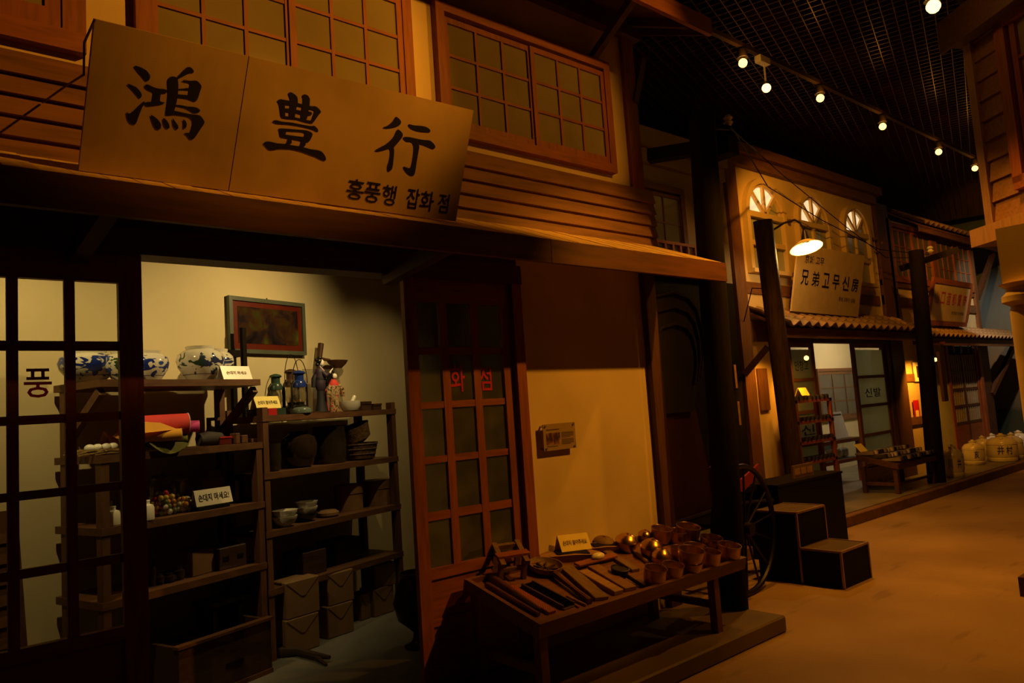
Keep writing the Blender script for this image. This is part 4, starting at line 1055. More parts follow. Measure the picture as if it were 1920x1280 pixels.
def leg(x, y):
    top = 0.487+(y-2.71)*math.tan(TA)-0.05
    part('leg', G().box((x, y, 0.10), (x+0.05, y+0.05, top)), TWZ, tbl)
for x in (2.42, 2.40+TL-0.32):
    for y in (2.74, 3.22): leg(x, y)
part('stretcher', G().box((2.43, 2.76, 0.235), (2.46, 3.25, 0.275)), TW, tbl)
part('stretcher', G().box((2.40+TL-0.30, 2.76, 0.235), (2.40+TL-0.27, 3.25, 0.275)), TW, tbl)
def tp(px, py, h=0.0):
    return at(px, py, TM @ Vector((0, 0, TRAYZ+h)), TN)
def lying(name, label, cat, a, b, wd, th, mat, parent=None, group=None, taper=1.0, lift=0.0, bevel=0.003):
    """a flat strip on the tray between two places"""
    a, b = tp(*a), tp(*b); d = (b-a).normalized(); s_ = TN.cross(d).normalized()
    a, b = a+TN*lift, b+TN*lift
    g = G().hexa([a-s_*wd/2, a+s_*wd/2, b+s_*wd/2*taper, b-s_*wd/2*taper, a-s_*wd/2+TN*th, a+s_*wd/2+TN*th, b+s_*wd/2*taper+TN*th, b-s_*wd/2*taper+TN*th])
    if parent: return part(name, g, mat, parent, bevel=bevel)
    return solo(name, g, mat, label, cat, group, bevel=bevel)
def rod(name, label, cat, a, b, r0, r1, mat, parent=None, lift=0.0, group=None):
    a, b = tp(*a)+TN*(r0+lift), tp(*b)+TN*(r1+lift)
    g = G().tube([a, a.lerp(b, .05), a.lerp(b, .5), b], [r0*.7, r0, (r0+r1)/2, r1], 10)
    if parent: return part(name, g, mat, parent, smooth=True)
    return solo(name, g, mat, label, cat, group, smooth=True)
POLW = wood('polished_wood', (0.13, 0.05, 0.022), 'Y', rough=0.25)
OLDW = wood('old_grey_wood', (0.20, 0.12, 0.06), 'Y', rough=0.6)
PALEW = wood('pale_carved_wood', (0.34, 0.20, 0.085), 'X', rough=0.55)
rod('laundry_stick', 'polished wooden beating stick nearest the table end', 'stick', (911, 1101), (1010, 1156), .018, .011, POLW, group='beating sticks')
rod('laundry_stick', 'second polished beating stick with a thick end', 'stick', (919, 1090), (1014, 1148), .024, .012, POLW, group='beating sticks')
# red brush strip and black bead frame
m, nt, bs = _new('red_bead_pattern')
ck = nt.nodes.new('ShaderNodeTexChecker'); ck.inputs['Scale'].default_value = 150
ck.inputs[1].default_value = (0.45, 0.10, 0.06, 1); ck.inputs[2].default_value = (0.10, 0.02, 0.015, 1)
tc = nt.nodes.new('ShaderNodeTexCoord'); nt.links.new(tc.outputs['Object'], ck.inputs[0]); nt.links.new(ck.outputs[0], bs.inputs['Base Color'])
lying('woven_strip', 'narrow red patterned woven strip on the table', 'strip', (955, 1103), (1035, 1151), .055, .018, m)
t = thing('abacus', 'dark abacus with black beads lying on the table', 'abacus', tp(1020, 1120))
lying('frame_base', None, None, (985, 1099), (1068, 1141), .085, .008, DARKBOX, t)
a0, b0 = tp(988, 1098), tp(1066, 1140); d_ = (b0-a0).normalized(); s_ = TN.cross(d_).normalized(); L_ = (b0-a0).length
bead = None
for i in range(15):
    c = a0+d_*(L_*(i+.5)/15)
    part('bead_rod', G().tube([c-s_*.035+TN*.014, c+s_*.035+TN*.014], .002, 5), IRON, t)
    part('bead_row', G().lathe([(.002,-.03),(.008,-.024),(.002,-.018),(.008,-.012),(.002,-.006),(.008,0),(.002,.006),(.008,.012),(.002,.018),(.008,.024),(.002,.03)], 8, c+TN*.014, s_.to_track_quat('Z', 'Y').to_matrix()), BLACK, t)
for sg in (-1, 1):
    part('frame_bar', G().beam(a0+s_*sg*.04+TN*.012, b0+s_*sg*.04+TN*.012, .010, .022, TN), DARKBOX, t)
# small wooden frame stand
cM = frame(tp(962, 1078), (0.95, -0.3, 0.0), TV)
t = thing('wooden_headrest', 'small open wooden frame stand with carved crossbars at the table corner', 'stand', tp(962, 1078))
for x in (-.10, .04):
    part('side_rail', G(cM).beam((x, -.10, .11), (x+.02, .10, .15), .028, .025), OLDW, t)
    part('foot', G(cM).beam((x, -.05, 0), (x, -.06, .11), .025, .03), OLDW, t)
    part('foot', G(cM).beam((x+.01, .07, 0), (x+.02, .07, .14), .025, .03), OLDW, t)
part('top_slat', G(cM).box((-.115, -.055, .13), (.075, .0, .145)), WX, t)
part('cross_bar', G(cM).beam((-.10, .08, .14), (.06, .08, .14), .03, .025), OLDW, t)
part('cross_bar', G(cM).beam((-.10, -.06, .07), (.05, -.06, .07), .02, .02), OLDW, t)
# carved ladle
c = tp(1022, 1072); cM = frame(c, (1, 0, 0), TV)
t = thing('cake_mould', 'round carved wooden ladle mould with a flower hollow and long handle', 'ladle', c)
part('bowl', G(cM).lathe([(0, .012), (.05, .012), (.085, .03), (.095, .05), (.10, .05), (.092, .02), (.05, 0), (0, 0)][::-1], 28), OLDW, t, smooth=True)
for i in range(8):
    an = 2*math.pi*i/8
    part('petal_ridge', G(cM).beam((.015*math.cos(an), .015*math.sin(an), .018), (.07*math.cos(an), .07*math.sin(an), .028), .010, .012), DARKBOX, t)
hb = tp(1106, 1133)
part('handle', G().tube([c+(hb-c).normalized()*.09+TN*.03, c.lerp(hb, .6)+TN*.022, hb+TN*.016], [.02, .014, .018], 8), POLW, t, smooth=True)
rod('thin_stick', 'thin red lacquer stick beside the abacus', 'stick', (1030, 1107), (1085, 1140), .005, .005, plain('red_stick', (.3, .03, .03), .3))
rod('thin_stick', 'thin pale bamboo stick beside the red one', 'stick', (1062, 1120), (1099, 1137), .008, .007, PALEW)
# boards
lying('pattern_block', 'long dark printing board left of the pale carved one', 'board', (1060, 1066), (1128, 1126), .085, .022, OLDW, group='carved boards')
lying('pattern_block', 'pale carved pattern board in the middle of the table', 'board', (1092, 1076), (1160, 1115), .07, .026, PALEW, group='carved boards')
lying('pattern_block', 'brown carved board right of the pale one', 'board', (1112, 1066), (1182, 1108), .085, .024, wood('brown_carved', (.24, .12, .05), 'X'), group='carved boards')
lying('pattern_block', 'dark board lying higher up towards the bowls', 'board', (1135, 1036), (1192, 1072), .06, .02, OLDW, group='carved boards')
rod('rolling_pin', 'slim wooden stick lying between the boards and the brass bowls', 'stick', (1180, 1030), (1217, 1060), .010, .012, PALEW)
# boat shaped moulds
def boat(label, a, b, wd, hgt):
    a, b = tp(*a), tp(*b); d = (b-a); L = d.length; cM = frame(a.lerp(b, .5), d, TV)
    t = thing('wooden_trough', label, 'trough', a.lerp(b, .5), group='boat shaped wooden troughs')
    prof = [(-1, .55), (-.7, .85), (0, 1.0), (.7, .85), (1, .55)]
    top, bot = [], []
    g = G(cM); vs = []
    for x, f_ in prof:
        vs += [(x*L/2, -wd/2*f_, hgt*(1-.35*x*x)), (x*L/2, wd/2*f_, hgt*(1-.35*x*x)), (x*L/2, wd/2*f_*.7, 0), (x*L/2, -wd/2*f_*.7, 0)]
    fs = [(0,1,2,3), (19,18,17,16)]
    for i in range(4):
        o = i*4
        fs += [(o+1, o+5, o+6, o+2), (o+3, o+7, o+4, o), (o+2, o+6, o+7, o+3)]
        fs.append((o, o+4, o+5, o+1))
    part('body', g.add(vs, fs), PALEW, t)
    part('hollow', G(cM).box((-L*.26, -wd*.30, hgt*.72), (L*.26, wd*.30, hgt*1.012)), BLACK, t)
boat('boat shaped wooden trough under the yellow card', (1012, 1052), (1128, 1046), .10, .05)
boat('second boat shaped trough behind the first', (1090, 1036), (1170, 1030), .09, .045)
lying('paddle', 'small wooden paddle wrapped with white cloth', 'paddle', (1080, 1067), (1152, 1048), .05, .014, WX, lift=.02)
c = tp(1120, 1056)+TN*.045
solo('white_wrapping', G().ball(c, (.05, .03, .022), 12, 8), PORCELAIN, 'white cloth knot around the wooden paddle', 'cloth', smooth=True)
# black stamp
c = tp(1161, 1080); cM = frame(c, (1, 0, 0), TV)
t = thing('iron_stamp', 'round black iron brazier cup with a straight handle', 'iron', c)
part('cup', G(cM).lathe([(.02, 0), (.045, .01), (.055, .05), (.05, .052), (.045, .045), (0, .045)], 22), IRON, t, smooth=True)
hb = tp(1206, 1103)
part('handle', G().tube([c+TN*.03, hb+TN*.012], [.012, .009], 8), IRON, t, smooth=True)
# yellow card on the table
a, b = tp(1054, 1036, .05), tp(1110, 1029, .05)
t = thing('notice_card', 'yellow folded notice card standing on the street table', 'notice card', a.lerp(b, .5))
ux = (b-a).normalized(); up = (Vector((0, .34, .94))).normalized(); wv = (b-a).length; hv = .10
c0 = a.lerp(b, .5)+TN*.003
P4 = [c0-ux*wv/2, c0+ux*wv/2, c0+ux*wv/2+up*hv, c0-ux*wv/2+up*hv]
part('front', G().prism(P4, (0, .003, 0)), YELLOW, t)
part('back', G().prism([P4[3], P4[2], P4[1]+Vector((0, .065, 0)), P4[0]+Vector((0, .065, 0))], (0, .003, 0)), YELLOW, t)
part('lettering', text_g('손대지 말아주세요', frame(c0+up*hv*.5+Vector((0, -.001, 0)), ux, up), width=wv*.8, height=hv*.3, bold=.010), INKB, t)
# brassware
OPEN = [(.35,0),(.62,.02),(.84,.22),(.95,.6),(1,1),(.95,1),(.9,.6),(.78,.25),(0,.1)]
CUP = [(.45,0),(.70,.02),(.88,.16),(.96,.42),(.96,.9),(1,1),(.95,1.0),(.90,.88),(.88,.4),(.7,.14),(0,.08)]
DISH = [(.5,0),(.9,.25),(1,1),(.96,1),(.85,.3),(0,.15)]
def brass(label, px, py, wpx, hpx, kind='open', mat=None, lift=0.0):
    c = tp(px, py)+TN*lift; r = pxm(c, wpx)/2; h = pxm(c, hpx)
    t = thing('brass_bowl', label, 'bowl', c, group='brassware on the street table')
    cM = frame(c, (1, 0, 0), TV); mat = mat or BRASSD
    if kind == 'lid':
        part('body', G(cM).lathe([(.4*r,0),(.7*r,.03*h),(.92*r,.3*h),(.97*r,.55*h)], 26), mat, t, smooth=True)
        part('lid', G(cM).lathe([(.97*r,.54*h),(1.02*r,.57*h),(.9*r,.72*h),(.6*r,.88*h),(.3*r,.96*h),(.12*r,.97*h),(.14*r,1.02*h),(0,1.03*h)], 26), BRASS, t, smooth=True)
    else:
        part('body', G(cM).lathe([(a_*r, b_*h) for a_, b_ in {'open': OPEN, 'cup': CUP, 'dish': DISH}[kind]], 26), mat, t, smooth=True)
        part('rim', G(cM).tube([(r*.975*math.cos(a_), r*.975*math.sin(a_), h) for a_ in [2*math.pi*i/26 for i in range(26)]], r*.035, 6, True), mat, t, smooth=True)
    return t
brass('lidded brass bowl with a domed lid, left of the group by the wall', 1173, 1032, 43, 34, 'lid')
brass('small shiny brass dome beside the wall', 1208, 1014, 26, 22, 'lid')
brass('lidded brass bowl in the second row', 1220, 1046, 44, 38, 'lid')
brass('lidded brass bowl with the brightest dome', 1238, 1062, 37, 36, 'lid')
brass('tall straight brass bowl at the back', 1238, 1017, 40, 28, 'cup')
brass('wide brass bowl at the back beside the corner post', 1288, 1013, 46, 28, 'cup')
brass('brass bowl behind the straight one at the back', 1268, 1018, 34, 24, 'cup')
brass('wide shallow brass basin near the table end', 1332, 1028, 42, 22, 'open')
brass('brass bowl at the far right corner of the table', 1365, 1052, 43, 32, 'cup')
brass('brass dish between the stacked bowls and the basin', 1303, 1035, 46, 12, 'dish')
brass('lower bowl of the brass stack', 1293, 1077, 44, 26, 'open')
brass('upper bowl of the brass stack', 1291, 1077, 50, 28, 'open', None, .065)
brass('brass bowl right of the stack', 1331, 1066, 36, 34, 'cup')
brass('front brass bowl nearest the table edge', 1226, 1097, 44, 34, 'cup')
brass('front brass bowl second from the edge', 1259, 1087, 42, 30, 'cup')
brass('dark brass bowl in the middle of the group', 1272, 1048, 34, 22, 'open')
brass('dark lidded wooden bowl at the back by the yellow card', 1131, 1026, 40, 22, 'lid', OLDW).children[1].data.materials[0] = OLDW

# wall plaque
a, b = aty(1019, 796, WY-.035), aty(1078, 838, WY-.035)
x0, x1, z0, z1 = aty(1018, 820, WY-.035).x, aty(1078, 815, WY-.035).x, 1.245, 1.405
pl = thing('wall_plaque', 'small acrylic information plaque on four studs beside the door', 'plaque', ((x0+x1)/2, WY, z0))
part('plate', G().box((x0, WY-.040, z0), (x1, WY-.034, z1)), plain('plaque_plate', (.36, .27, .13), .3, var=.03), pl)
w_, h_ = x1-x0, z1-z0
m, nt, bs = _new('plaque_photo')
nz = _noise(nt, 22, (1, 1, .6), 3)
rr = _ramp(nt, nz.outputs['Fac'], [(.42, (.05, .015, .01)), (.52, (.22, .10, .07)), (.62, (.42, .27, .15))])
nt.links.new(rr.outputs[0], bs.inputs['Base Color'])
part('photo', G().box((x0+.08*w_, WY-.0415, z0+.22*h_), (x0+.50*w_, WY-.040, z0+.66*h_)), m, pl)
tx = plain('plaque_print', (.09, .055, .02), .5)
part('title_line', G().box((x0+.10*w_, WY-.0415, z0+.76*h_), (x0+.50*w_, WY-.040, z0+.80*h_)), tx, pl)
for i in range(10):
    z = z0+h_*(.63-.045*i-(.035 if i > 4 else 0))
    part('text_line', G().box((x0+.55*w_, WY-.0412, z), (x0+(.93 if i not in (4, 9) else .82)*w_, WY-.040, z+.022*h_)), tx, pl)
part('caption_line', G().box((x0+.10*w_, WY-.0415, z0+.14*h_), (x0+.42*w_, WY-.040, z0+.165*h_)), tx, pl)
for x in (x0+.06*w_, x1-.06*w_):
    for z in (z0+.08*h_, z1-.08*h_):
        part('stud', G().tube([(x, WY, z), (x, WY-.046, z)], .007, 10), STEEL, pl, smooth=True)

# ================================================================== steps, block, poles, rickshaw
EDGE = plain('worn_edge_metal', (.30, .19, .09), .4, .3)
STEPTOP = plain('step_carpet', (.085, .055, .03), .8, bump=.2)
def step_box(t, a, b, nm):
    part(nm, G().box(a, b), BLACK, t)
    (xa, ya, za), (xb, yb, zb) = a, b
    part(nm+'_tread', G().box((xa+.012, ya+.012, zb), (xb-.012, yb, zb+.004)), STEPTOP, t)
    e = .010
    for p_, q_ in (((xa, ya, zb), (xb, ya, zb)), ((xa, ya, zb), (xa, yb, zb)), ((xb, ya, zb), (xb, yb, zb)), ((xa, ya, za), (xa, ya, zb)), ((xb, ya, za), (xb, ya, zb))):
        part('edge_strip', G().beam(p_, q_, e*1.6, e*1.6), EDGE, t)
sb = thing('black_steps', 'black two step block with pale worn edges on the street', 'steps', (5.77, 3.1, 0))
step_box(sb, (5.55, 2.80, 0), (6.0, 3.13, .272), 'lower_step')
step_box(sb, (5.55, 3.13, 0), (6.0, 3.50, .545), 'upper_step')
bb = thing('black_plinth', 'tall black plinth behind the steps carrying a small sign', 'plinth', (6.6, 3.9, 0))
part('body', G().box((6.15, 3.62, 0), (7.36, 3.98, .66)), BLACK, bb)
part('top_edge', G().box((6.14, 3.61, .66), (7.37, 3.99, .68)), BLKW, bb)
a, b = aty(1488, 893, 3.72), aty(1527, 893, 3.72)
t = thing('picture_plate', 'small brown sign with three white figures on the black plinth', 'sign', (a+b)/2)
part('plate', G().box((a.x, 3.72, .68), (b.x, 3.74, .80)), plain('olive_plate', (.16, .10, .04), .5), t)
for i in range(3):
    xx = a.x+(b.x-a.x)*(.2+.3*i)
    part('figure', G().box((xx-.045, 3.717, .71), (xx+.045, 3.72, .77)), plain('plate_figure_%d' % i, (.34, .22, .09), .5), t)

def pole(name, label, base, top, r0, r1, mat, cap=None):
    t = thing(name, label, 'pole', base)
    part('shaft', G().tube([base, Vector(base).lerp(Vector(top), .5), top], [r0, (r0+r1)/2, r1], 16), mat, t, smooth=True)
    return t
p1 = pole('utility_pole', 'thick black timber pole standing at the end of the shop platform', (4.36, 2.97, 0.10), (4.475, 2.94, 3.50), .095, .095, BLKW)
for z, y in ((1.55, -.1), (1.30, -.1)):
    part('paper_scrap', G().box((4.45, 2.855, z), (4.475, 2.862, z+.16)), PALEW, p1)
part('crosspiece', G().beam((4.46, 2.94, 3.26), (4.30, 3.30, 3.28), .09, .09), BLKW, p1)
part('insulator_arm', G().beam((4.47, 2.94, 3.42), (4.75, 2.9, 3.45), .03, .03), BLKW, p1)
part('insulator', G().lathe([(.02, 0), (.035, .02), (.02, .035), (.035, .055), (.02, .075)], 12, (4.75, 2.9, 3.47)), PORCELAIN, p1, smooth=True)

# rickshaw, turned slightly into the alley
RM = Matrix.Translation((5.04, 3.27, 0)) @ Matrix.Rotation(R(5), 4, 'Z') @ Matrix.Translation((0, 0, 0))
RB = RM @ Matrix.Translation((0, .17, 0))
rk = thing('rickshaw', 'old black hooded rickshaw with a dark red body parked in the alley', 'rickshaw', (5.04, 3.6, 0), R(5))
DRED = plain('dark_red_leather', (0.022, 0.003, 0.0025), .6, spec=.2)
REDW = plain('red_painted_wood', (0.24, 0.016, 0.008), .5)
HOOD = plain('black_oilcloth', (0.006, 0.005, 0.005), .5, var=.3, spec=.25)
def wheel(y):
    wz = .49
    rim = [(wz*.955*math.cos(a), y, wz+wz*.955*math.sin(a)) for a in [2*math.pi*i/48 for i in range(48)]]
    w_ = part('wheel', G(RM).tube(rim, .022, 8, True), IRON, rk, smooth=True)
    part('hub', G(RM).tube([(0, y-.06, wz), (0, y+.06, wz)], [.05, .05], 14), IRON, w_, smooth=True)
    for i in range(14):
        a = 2*math.pi*i/14+.1
        part('spoke', G(RM).tube([(.04*math.cos(a), y, wz+.04*math.sin(a)), (wz*.94*math.cos(a), y, wz+wz*.94*math.sin(a))], .009, 6), IRON, w_)
wheel(0.0); wheel(1.0)
part('axle', G(RM).tube([(0, 0, .49), (0, 1.0, .49)], .016, 8), IRON, rk)
part('body_panel', G(RB).prism([(-.62, .10, .62), (-.05, .10, .60), (.05, .10, .75), (-.10, .10, 1.42), (-.55, .10, 1.46), (-.70, .10, .95)], (0, .03, 0)), DRED, rk)
part('body_panel', G(RB).prism([(-.62, .59, .62), (-.05, .59, .60), (.05, .59, .75), (-.10, .59, 1.42), (-.55, .59, 1.46), (-.70, .59, .95)], (0, .03, 0)), DRED, rk)
part('seat', G(RB).box((-.58, .13, .80), (-.02, .59, .92)), DRED, rk, bevel=.02)
part('backrest', G(RB).prism([(-.66, .13, .9), (-.60, .13, .9), (-.52, .13, 1.46), (-.58, .13, 1.46)], (0, .46, 0)), DRED, rk)
part('footboard', G(RB).prism([(.02, .08, .78), (.50, .08, .70), (.80, .08, .80), (.82, .08, .90), (.76, .08, .88), (.48, .08, .80), (.30, .08, .98), (.22, .08, 1.02), (.02, .08, .95)], (0, .02, 0)), REDW, rk)
part('footboard', G(RB).prism([(.02, .60, .78), (.50, .60, .70), (.80, .60, .80), (.82, .60, .90), (.76, .60, .88), (.48, .60, .80), (.30, .60, .98), (.22, .60, 1.02), (.02, .60, .95)], (0, .02, 0)), REDW, rk)
part('floor_board', G(RB).box((.0, .10, .68), (.78, .60, .72)), BLKW, rk)
for y in (.08, .64):
    part('shaft', G(RB).tube([(-.7, y, .60), (.3, y, .62), (.8, y, .58), (1.0, y, .56)], .02, 8), BLKW, rk, smooth=True)
part('prop_leg', G(RB).tube([(-.5, .3, .6), (-.62, .3, .02)], .014, 6), IRON, rk)
# folding hood: oilcloth over bent bows
hp = [(-.62, 1.40), (-.80, 1.62), (-.86, 1.90), (-.80, 2.14), (-.62, 2.27), (-.35, 2.32), (-.14, 2.29), (-.02, 2.20), (.03, 2.04), (.02, 1.86), (-.06, 1.66), (-.18, 1.40)]
part('hood', G(RB).prism([(x, .07, z) for x, z in hp], (0, .58, 0)), HOOD, rk)
for i, s_ in enumerate((1.0, .86, .70)):
    cx, cz = -.38, 1.5
    pts = [(cx+(x-cx)*s_, .06, cz+(z-cz)*s_) for x, z in hp[1:11]]
    part('hood_bow', G(RB).tube(pts, .014, 6), BLKW, rk, smooth=True)
for x, z in (hp[4], hp[5], hp[7], hp[8]):
    part('hood_rib', G(RB).tube([(x, .07, z+.006), (x, .65, z+.006)], .012, 6), BLKW, rk, smooth=True)
# ================================================================== far side: platform, kerb and the house fronts
BY = 4.80
struct('platform_far', G().box((4.45, 4.03, 0), (19, 6.8, 0.12)), plain('far_platform', (.17, .15, .12), .5, var=.3, scale=2.5), 'raised grey platform in front of the far shops')
struct('kerb', G().box((4.45, 3.93, 0), (19, 4.03, 0.115)), plain('kerb_timber', (.17, .085, .035), .6, var=.25), 'brown kerb board along the far platform', bevel=.008)
# alley house with balcony
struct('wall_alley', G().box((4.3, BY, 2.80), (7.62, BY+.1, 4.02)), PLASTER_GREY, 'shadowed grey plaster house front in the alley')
struct('wall_alley_lower', G().box((4.3, BY, 0.12), (7.62, BY+.1, 2.80)), BLKW, 'lower wall of the alley house, coloured black for the alley gloom')  # black colour stands in for the dark of the alley
cg = thing('alley_cornice', 'stepped brown cornice of the alley house', None, (6, BY, 4.0), kind='structure')
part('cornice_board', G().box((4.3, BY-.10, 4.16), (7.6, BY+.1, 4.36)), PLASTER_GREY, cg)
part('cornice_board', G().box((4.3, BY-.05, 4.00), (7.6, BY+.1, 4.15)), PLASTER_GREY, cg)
part('beam_end', G().box((7.0, BY-.5, 4.12), (7.2, BY, 4.32)), BLKW, cg)
GREYP = plain('dim_pane', (.09, .085, .07), .3)
sash_window('window_4', 'small window of the alley house above the balcony rail', 6.02, 6.76, 2.98, 3.79, BY, 2, 2, GREYP, 1, .07, DKX, DKZ)
bal = thing('balcony_rail', 'low brown balcony railing with turned posts in the alley', 'railing', (6.6, BY-.25, 2.95))
part('top_rail', G().box((6.05, BY-.14, 3.115), (7.05, BY-.10, 3.145)), WX, bal)
part('bottom_rail', G().box((6.05, BY-.14, 2.86), (7.05, BY-.10, 2.89)), WX, bal)
for i in range(8): part('baluster', G().box((6.09+i*.13, BY-.135, 2.88), (6.12+i*.13, BY-.105, 3.12)), WZ, bal)
part('ledge', G().box((5.9, BY-.2, 2.80), (7.2, BY, 2.86)), DKX, bal)

# ---- arched house
BX0, BX1 = 7.85, 11.52
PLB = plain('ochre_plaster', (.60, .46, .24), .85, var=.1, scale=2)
BTR = wood('brown_trim_x', (.16, .072, .03), 'X'); BTZ = wood('brown_trim_z', (.16, .072, .03), 'Z')
struct('wall_arched', G().box((BX0-.2, BY, 2.35), (BX1+.1, BY+.1, 4.28)), PLB, 'ochre upper wall of the house with three arched windows')
struct('trim_1', G().box((BX0-.22, BY-.04, 0.12), (BX0, BY+.05, 4.30)), BTZ, 'brown corner post left of the arched windows')
struct('trim_2', G().box((BX0, BY-.02, 2.70), (BX1, BY, 2.84)), BTR, 'brown horizontal beam under the arched windows')
co = thing('arched_house_cornice', 'brown two step cornice over the arched windows', None, (9.6, BY, 4.3), kind='structure')
part('cornice_board', G().box((BX0-.25, BY-.08, 4.26), (BX1+.12, BY+.1, 4.38)), BTR, co)
part('cornice_board', G().box((BX0-.25, BY-.16, 4.38), (BX1+.16, BY+.1, 4.50)), BTR, co)
GLOWP = emit('glowing_pane', (1.0, .80, .48), 0.75)  # panes emit in place of a lit surface behind the openings
def arch_window(name, label, pxl, pxr, pyr):
    x0, x1 = aty(pxl, pyr, BY).x, aty(pxr, pyr, BY).x
    cx, r = (x0+x1)/2, (x1-x0)/2
    zs = 4.17-r; zb = 3.0
    t = thing(name, label, None, (cx, BY, zb), kind='structure')
    N = 20
    def arc(rr, y): return [(cx+rr*math.cos(math.pi*i/N), y, zs+rr*math.sin(math.pi*i/N)) for i in range(N+1)]
    fw = .07
    for nm, ro, ri, ya in (('arch_moulding', r, r-fw, BY-.07), ('inner_moulding', r-fw, r-fw-.035, BY-.04)):
        o, i_ = arc(ro, ya), arc(ri, ya); vs = o+i_+[(x, BY, z) for x, y, z in o]+[(x, BY, z) for x, y, z in i_]; n = N+1; fs = []
        for k_ in range(N): fs += [(k_, k_+1, n+k_+1, n+k_), (k_, k_+1, 2*n+k_+1, 2*n+k_), (n+k_, n+k_+1, 3*n+k_+1, 3*n+k_)]
        part(nm, G().add(vs, fs), PLB, t)
    for s_ in (-1, 1):
        xa = cx+s_*r; xb = cx+s_*(r-fw)
        part('jamb', G().box((min(xa, xb), BY-.07, zb), (max(xa, xb), BY, zs)), PLB, t)
    part('sill', G().box((cx-r, BY-.10, zb-.05), (cx+r, BY, zb)), PLB, t)
    ri = r-fw
    part('transom', G().box((cx-ri, BY-.06, zs-.05), (cx+ri, BY, zs+.02)), PLB, t)
    for an in (45, 90, 135):
        a = R(an); part('spoke', G().beam((cx, BY-.03, zs), (cx+ri*math.cos(a), BY-.03, zs+ri*math.sin(a)), .045, .035, (0, 1, 0)), PLB, t)
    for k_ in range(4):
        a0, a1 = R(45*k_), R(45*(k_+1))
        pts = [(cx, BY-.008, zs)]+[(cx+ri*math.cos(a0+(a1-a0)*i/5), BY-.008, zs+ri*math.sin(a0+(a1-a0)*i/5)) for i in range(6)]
        part('fan_pane', G().prism(pts, (0, .006, 0)), FROST2 if k_ in (0,) else GLOWP, t)  # right sector left without glow to imitate the shaded reveal
    part('mullion', G().box((cx-.025, BY-.045, zb), (cx+.025, BY, zs-.05)), PLB, t)
    zm = (zb+zs)/2-.02
    part('meeting_rail', G().box((cx-ri, BY-.05, zm-.03), (cx+ri, BY, zm+.03)), PLB, t)
    for xa, xb in ((cx-ri, cx-.025), (cx+.025, cx+ri)):
        for za, zc in ((zb, zm-.03), (zm+.03, zs-.05)):
            part('pane', G().box((xa, BY-.010, za), (xb, BY-.004, zc)), FROST2, t)
arch_window('window_5', 'leftmost arched window with a self-glowing fanlight, behind the lamp pole', 1391, 1465, 400)
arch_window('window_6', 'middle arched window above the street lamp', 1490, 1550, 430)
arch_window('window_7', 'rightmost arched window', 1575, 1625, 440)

# pantiles
def tile_mesh(nm, wd, ln, hgt):
    n = 8; vs = []
    for yy, dz in ((0, 0), (ln, 0)):
        for i in range(n+1):
            u = i/n; vs.append((wd*u, yy, hgt*.5*(1+math.cos(2*math.pi*u))+dz))
    L = len(vs); vs += [(x, y, z-.018) for x, y, z in vs]
    fs = []
    for i in range(n): fs += [(i, i+1, n+2+i, n+1+i), (L+i, L+n+1+i, L+n+2+i, L+i+1), (i, L+i, L+i+1, i+1), (n+1+i, n+2+i, L+n+2+i, L+n+1+i)]
    fs += [(0, n+1, L+n+1, L), (n, L+n, L+2*n+1, 2*n+1)]
    return mesh_of(nm, G().add(vs, fs), TILE, smooth=True)
def tiled_roof(name, label, xa, xb, ya, za, yb, zb, rows, pitch):
    t = thing(name, label, None, ((xa+xb)/2, ya, za), kind='structure')
    sl_ = math.atan2(zb-za, yb-ya); ln = math.hypot(yb-ya, zb-za)
    part('roof_deck', G().hexa([(xa, ya+.04, za-.05), (xb, ya+.04, za-.05), (xb, yb, zb-.05), (xa, yb, zb-.05), (xa, ya+.04, za-.02), (xb, ya+.04, za-.02), (xb, yb, zb-.02), (xa, yb, zb-.02)]), BTR, t)
    part('fascia_board', G().box((xa, ya+.05, za-.13), (xb, ya+.08, za-.03)), BTR, t)
    n = int(round((xb-xa)/pitch)); wd = (xb-xa)/n; rl = ln/rows*1.12
    me = tile_mesh('roof_tile', wd*1.02, rl, pitch*.26)
    for r_ in range(rows):
        for c_ in range(n):
            o = share('roof_tile', me, t, Matrix.Translation((xa+c_*wd, ya, za)) @ Matrix.Rotation(sl_, 4, 'X') @ Matrix.Translation((random.uniform(-.006, .006), ln/rows*r_, .006+.0*r_)) @ Matrix.Rotation(R(-3.0), 4, 'X'))
    return t
tiled_roof('pent_roof_arched', 'brown pantile pent roof under the arched windows', BX0+.03, BX1+.25, 4.30, 2.25, BY, 2.50, 3, .215)
# arched house sign
bl_ = aty(1484, 583, 4.58); br_ = aty(1609, 594, 4.58)
tl_, tr_ = atx(1496, 486, bl_.x), atx(1617, 506, br_.x)
tl_.y = tr_.y = 4.40
Q2 = [bl_, br_, Vector((br_.x, 4.40, bl_.z+.80)), Vector((bl_.x, 4.40, bl_.z+.80))]
ux2 = (Q2[1]-Q2[0]); uy2 = Q2[3]-Q2[0]; h2 = uy2.length; w2 = ux2.length
s2 = thing('shop_sign', 'pale yellow signboard with black letters on the tiled roof under the arched windows', 'sign', (bl_+br_)/2)
nn2 = ux2.cross(uy2).normalized()
part('sign_panel', G().prism(Q2, -nn2*.02), plain('yellow_signboard', (.56, .42, .20), .6, var=.08), s2)
def sign_text(body, u, v, hgt, wid, mat, Qs, parent, nm='lettering', bold=.008):
    ux, uy = Qs[1]-Qs[0], Qs[3]-Qs[0]; nn = ux.cross(uy).normalized()
    c = Qs[0]+ux*u+uy*v+nn*.002
    part(nm, text_g(body, frame(c, ux, uy), height=hgt*uy.length, width=wid*ux.length, bold=bold), mat, parent)
sign_text('京城 고무', .24, .80, .13, .27, INK, Q2, s2)
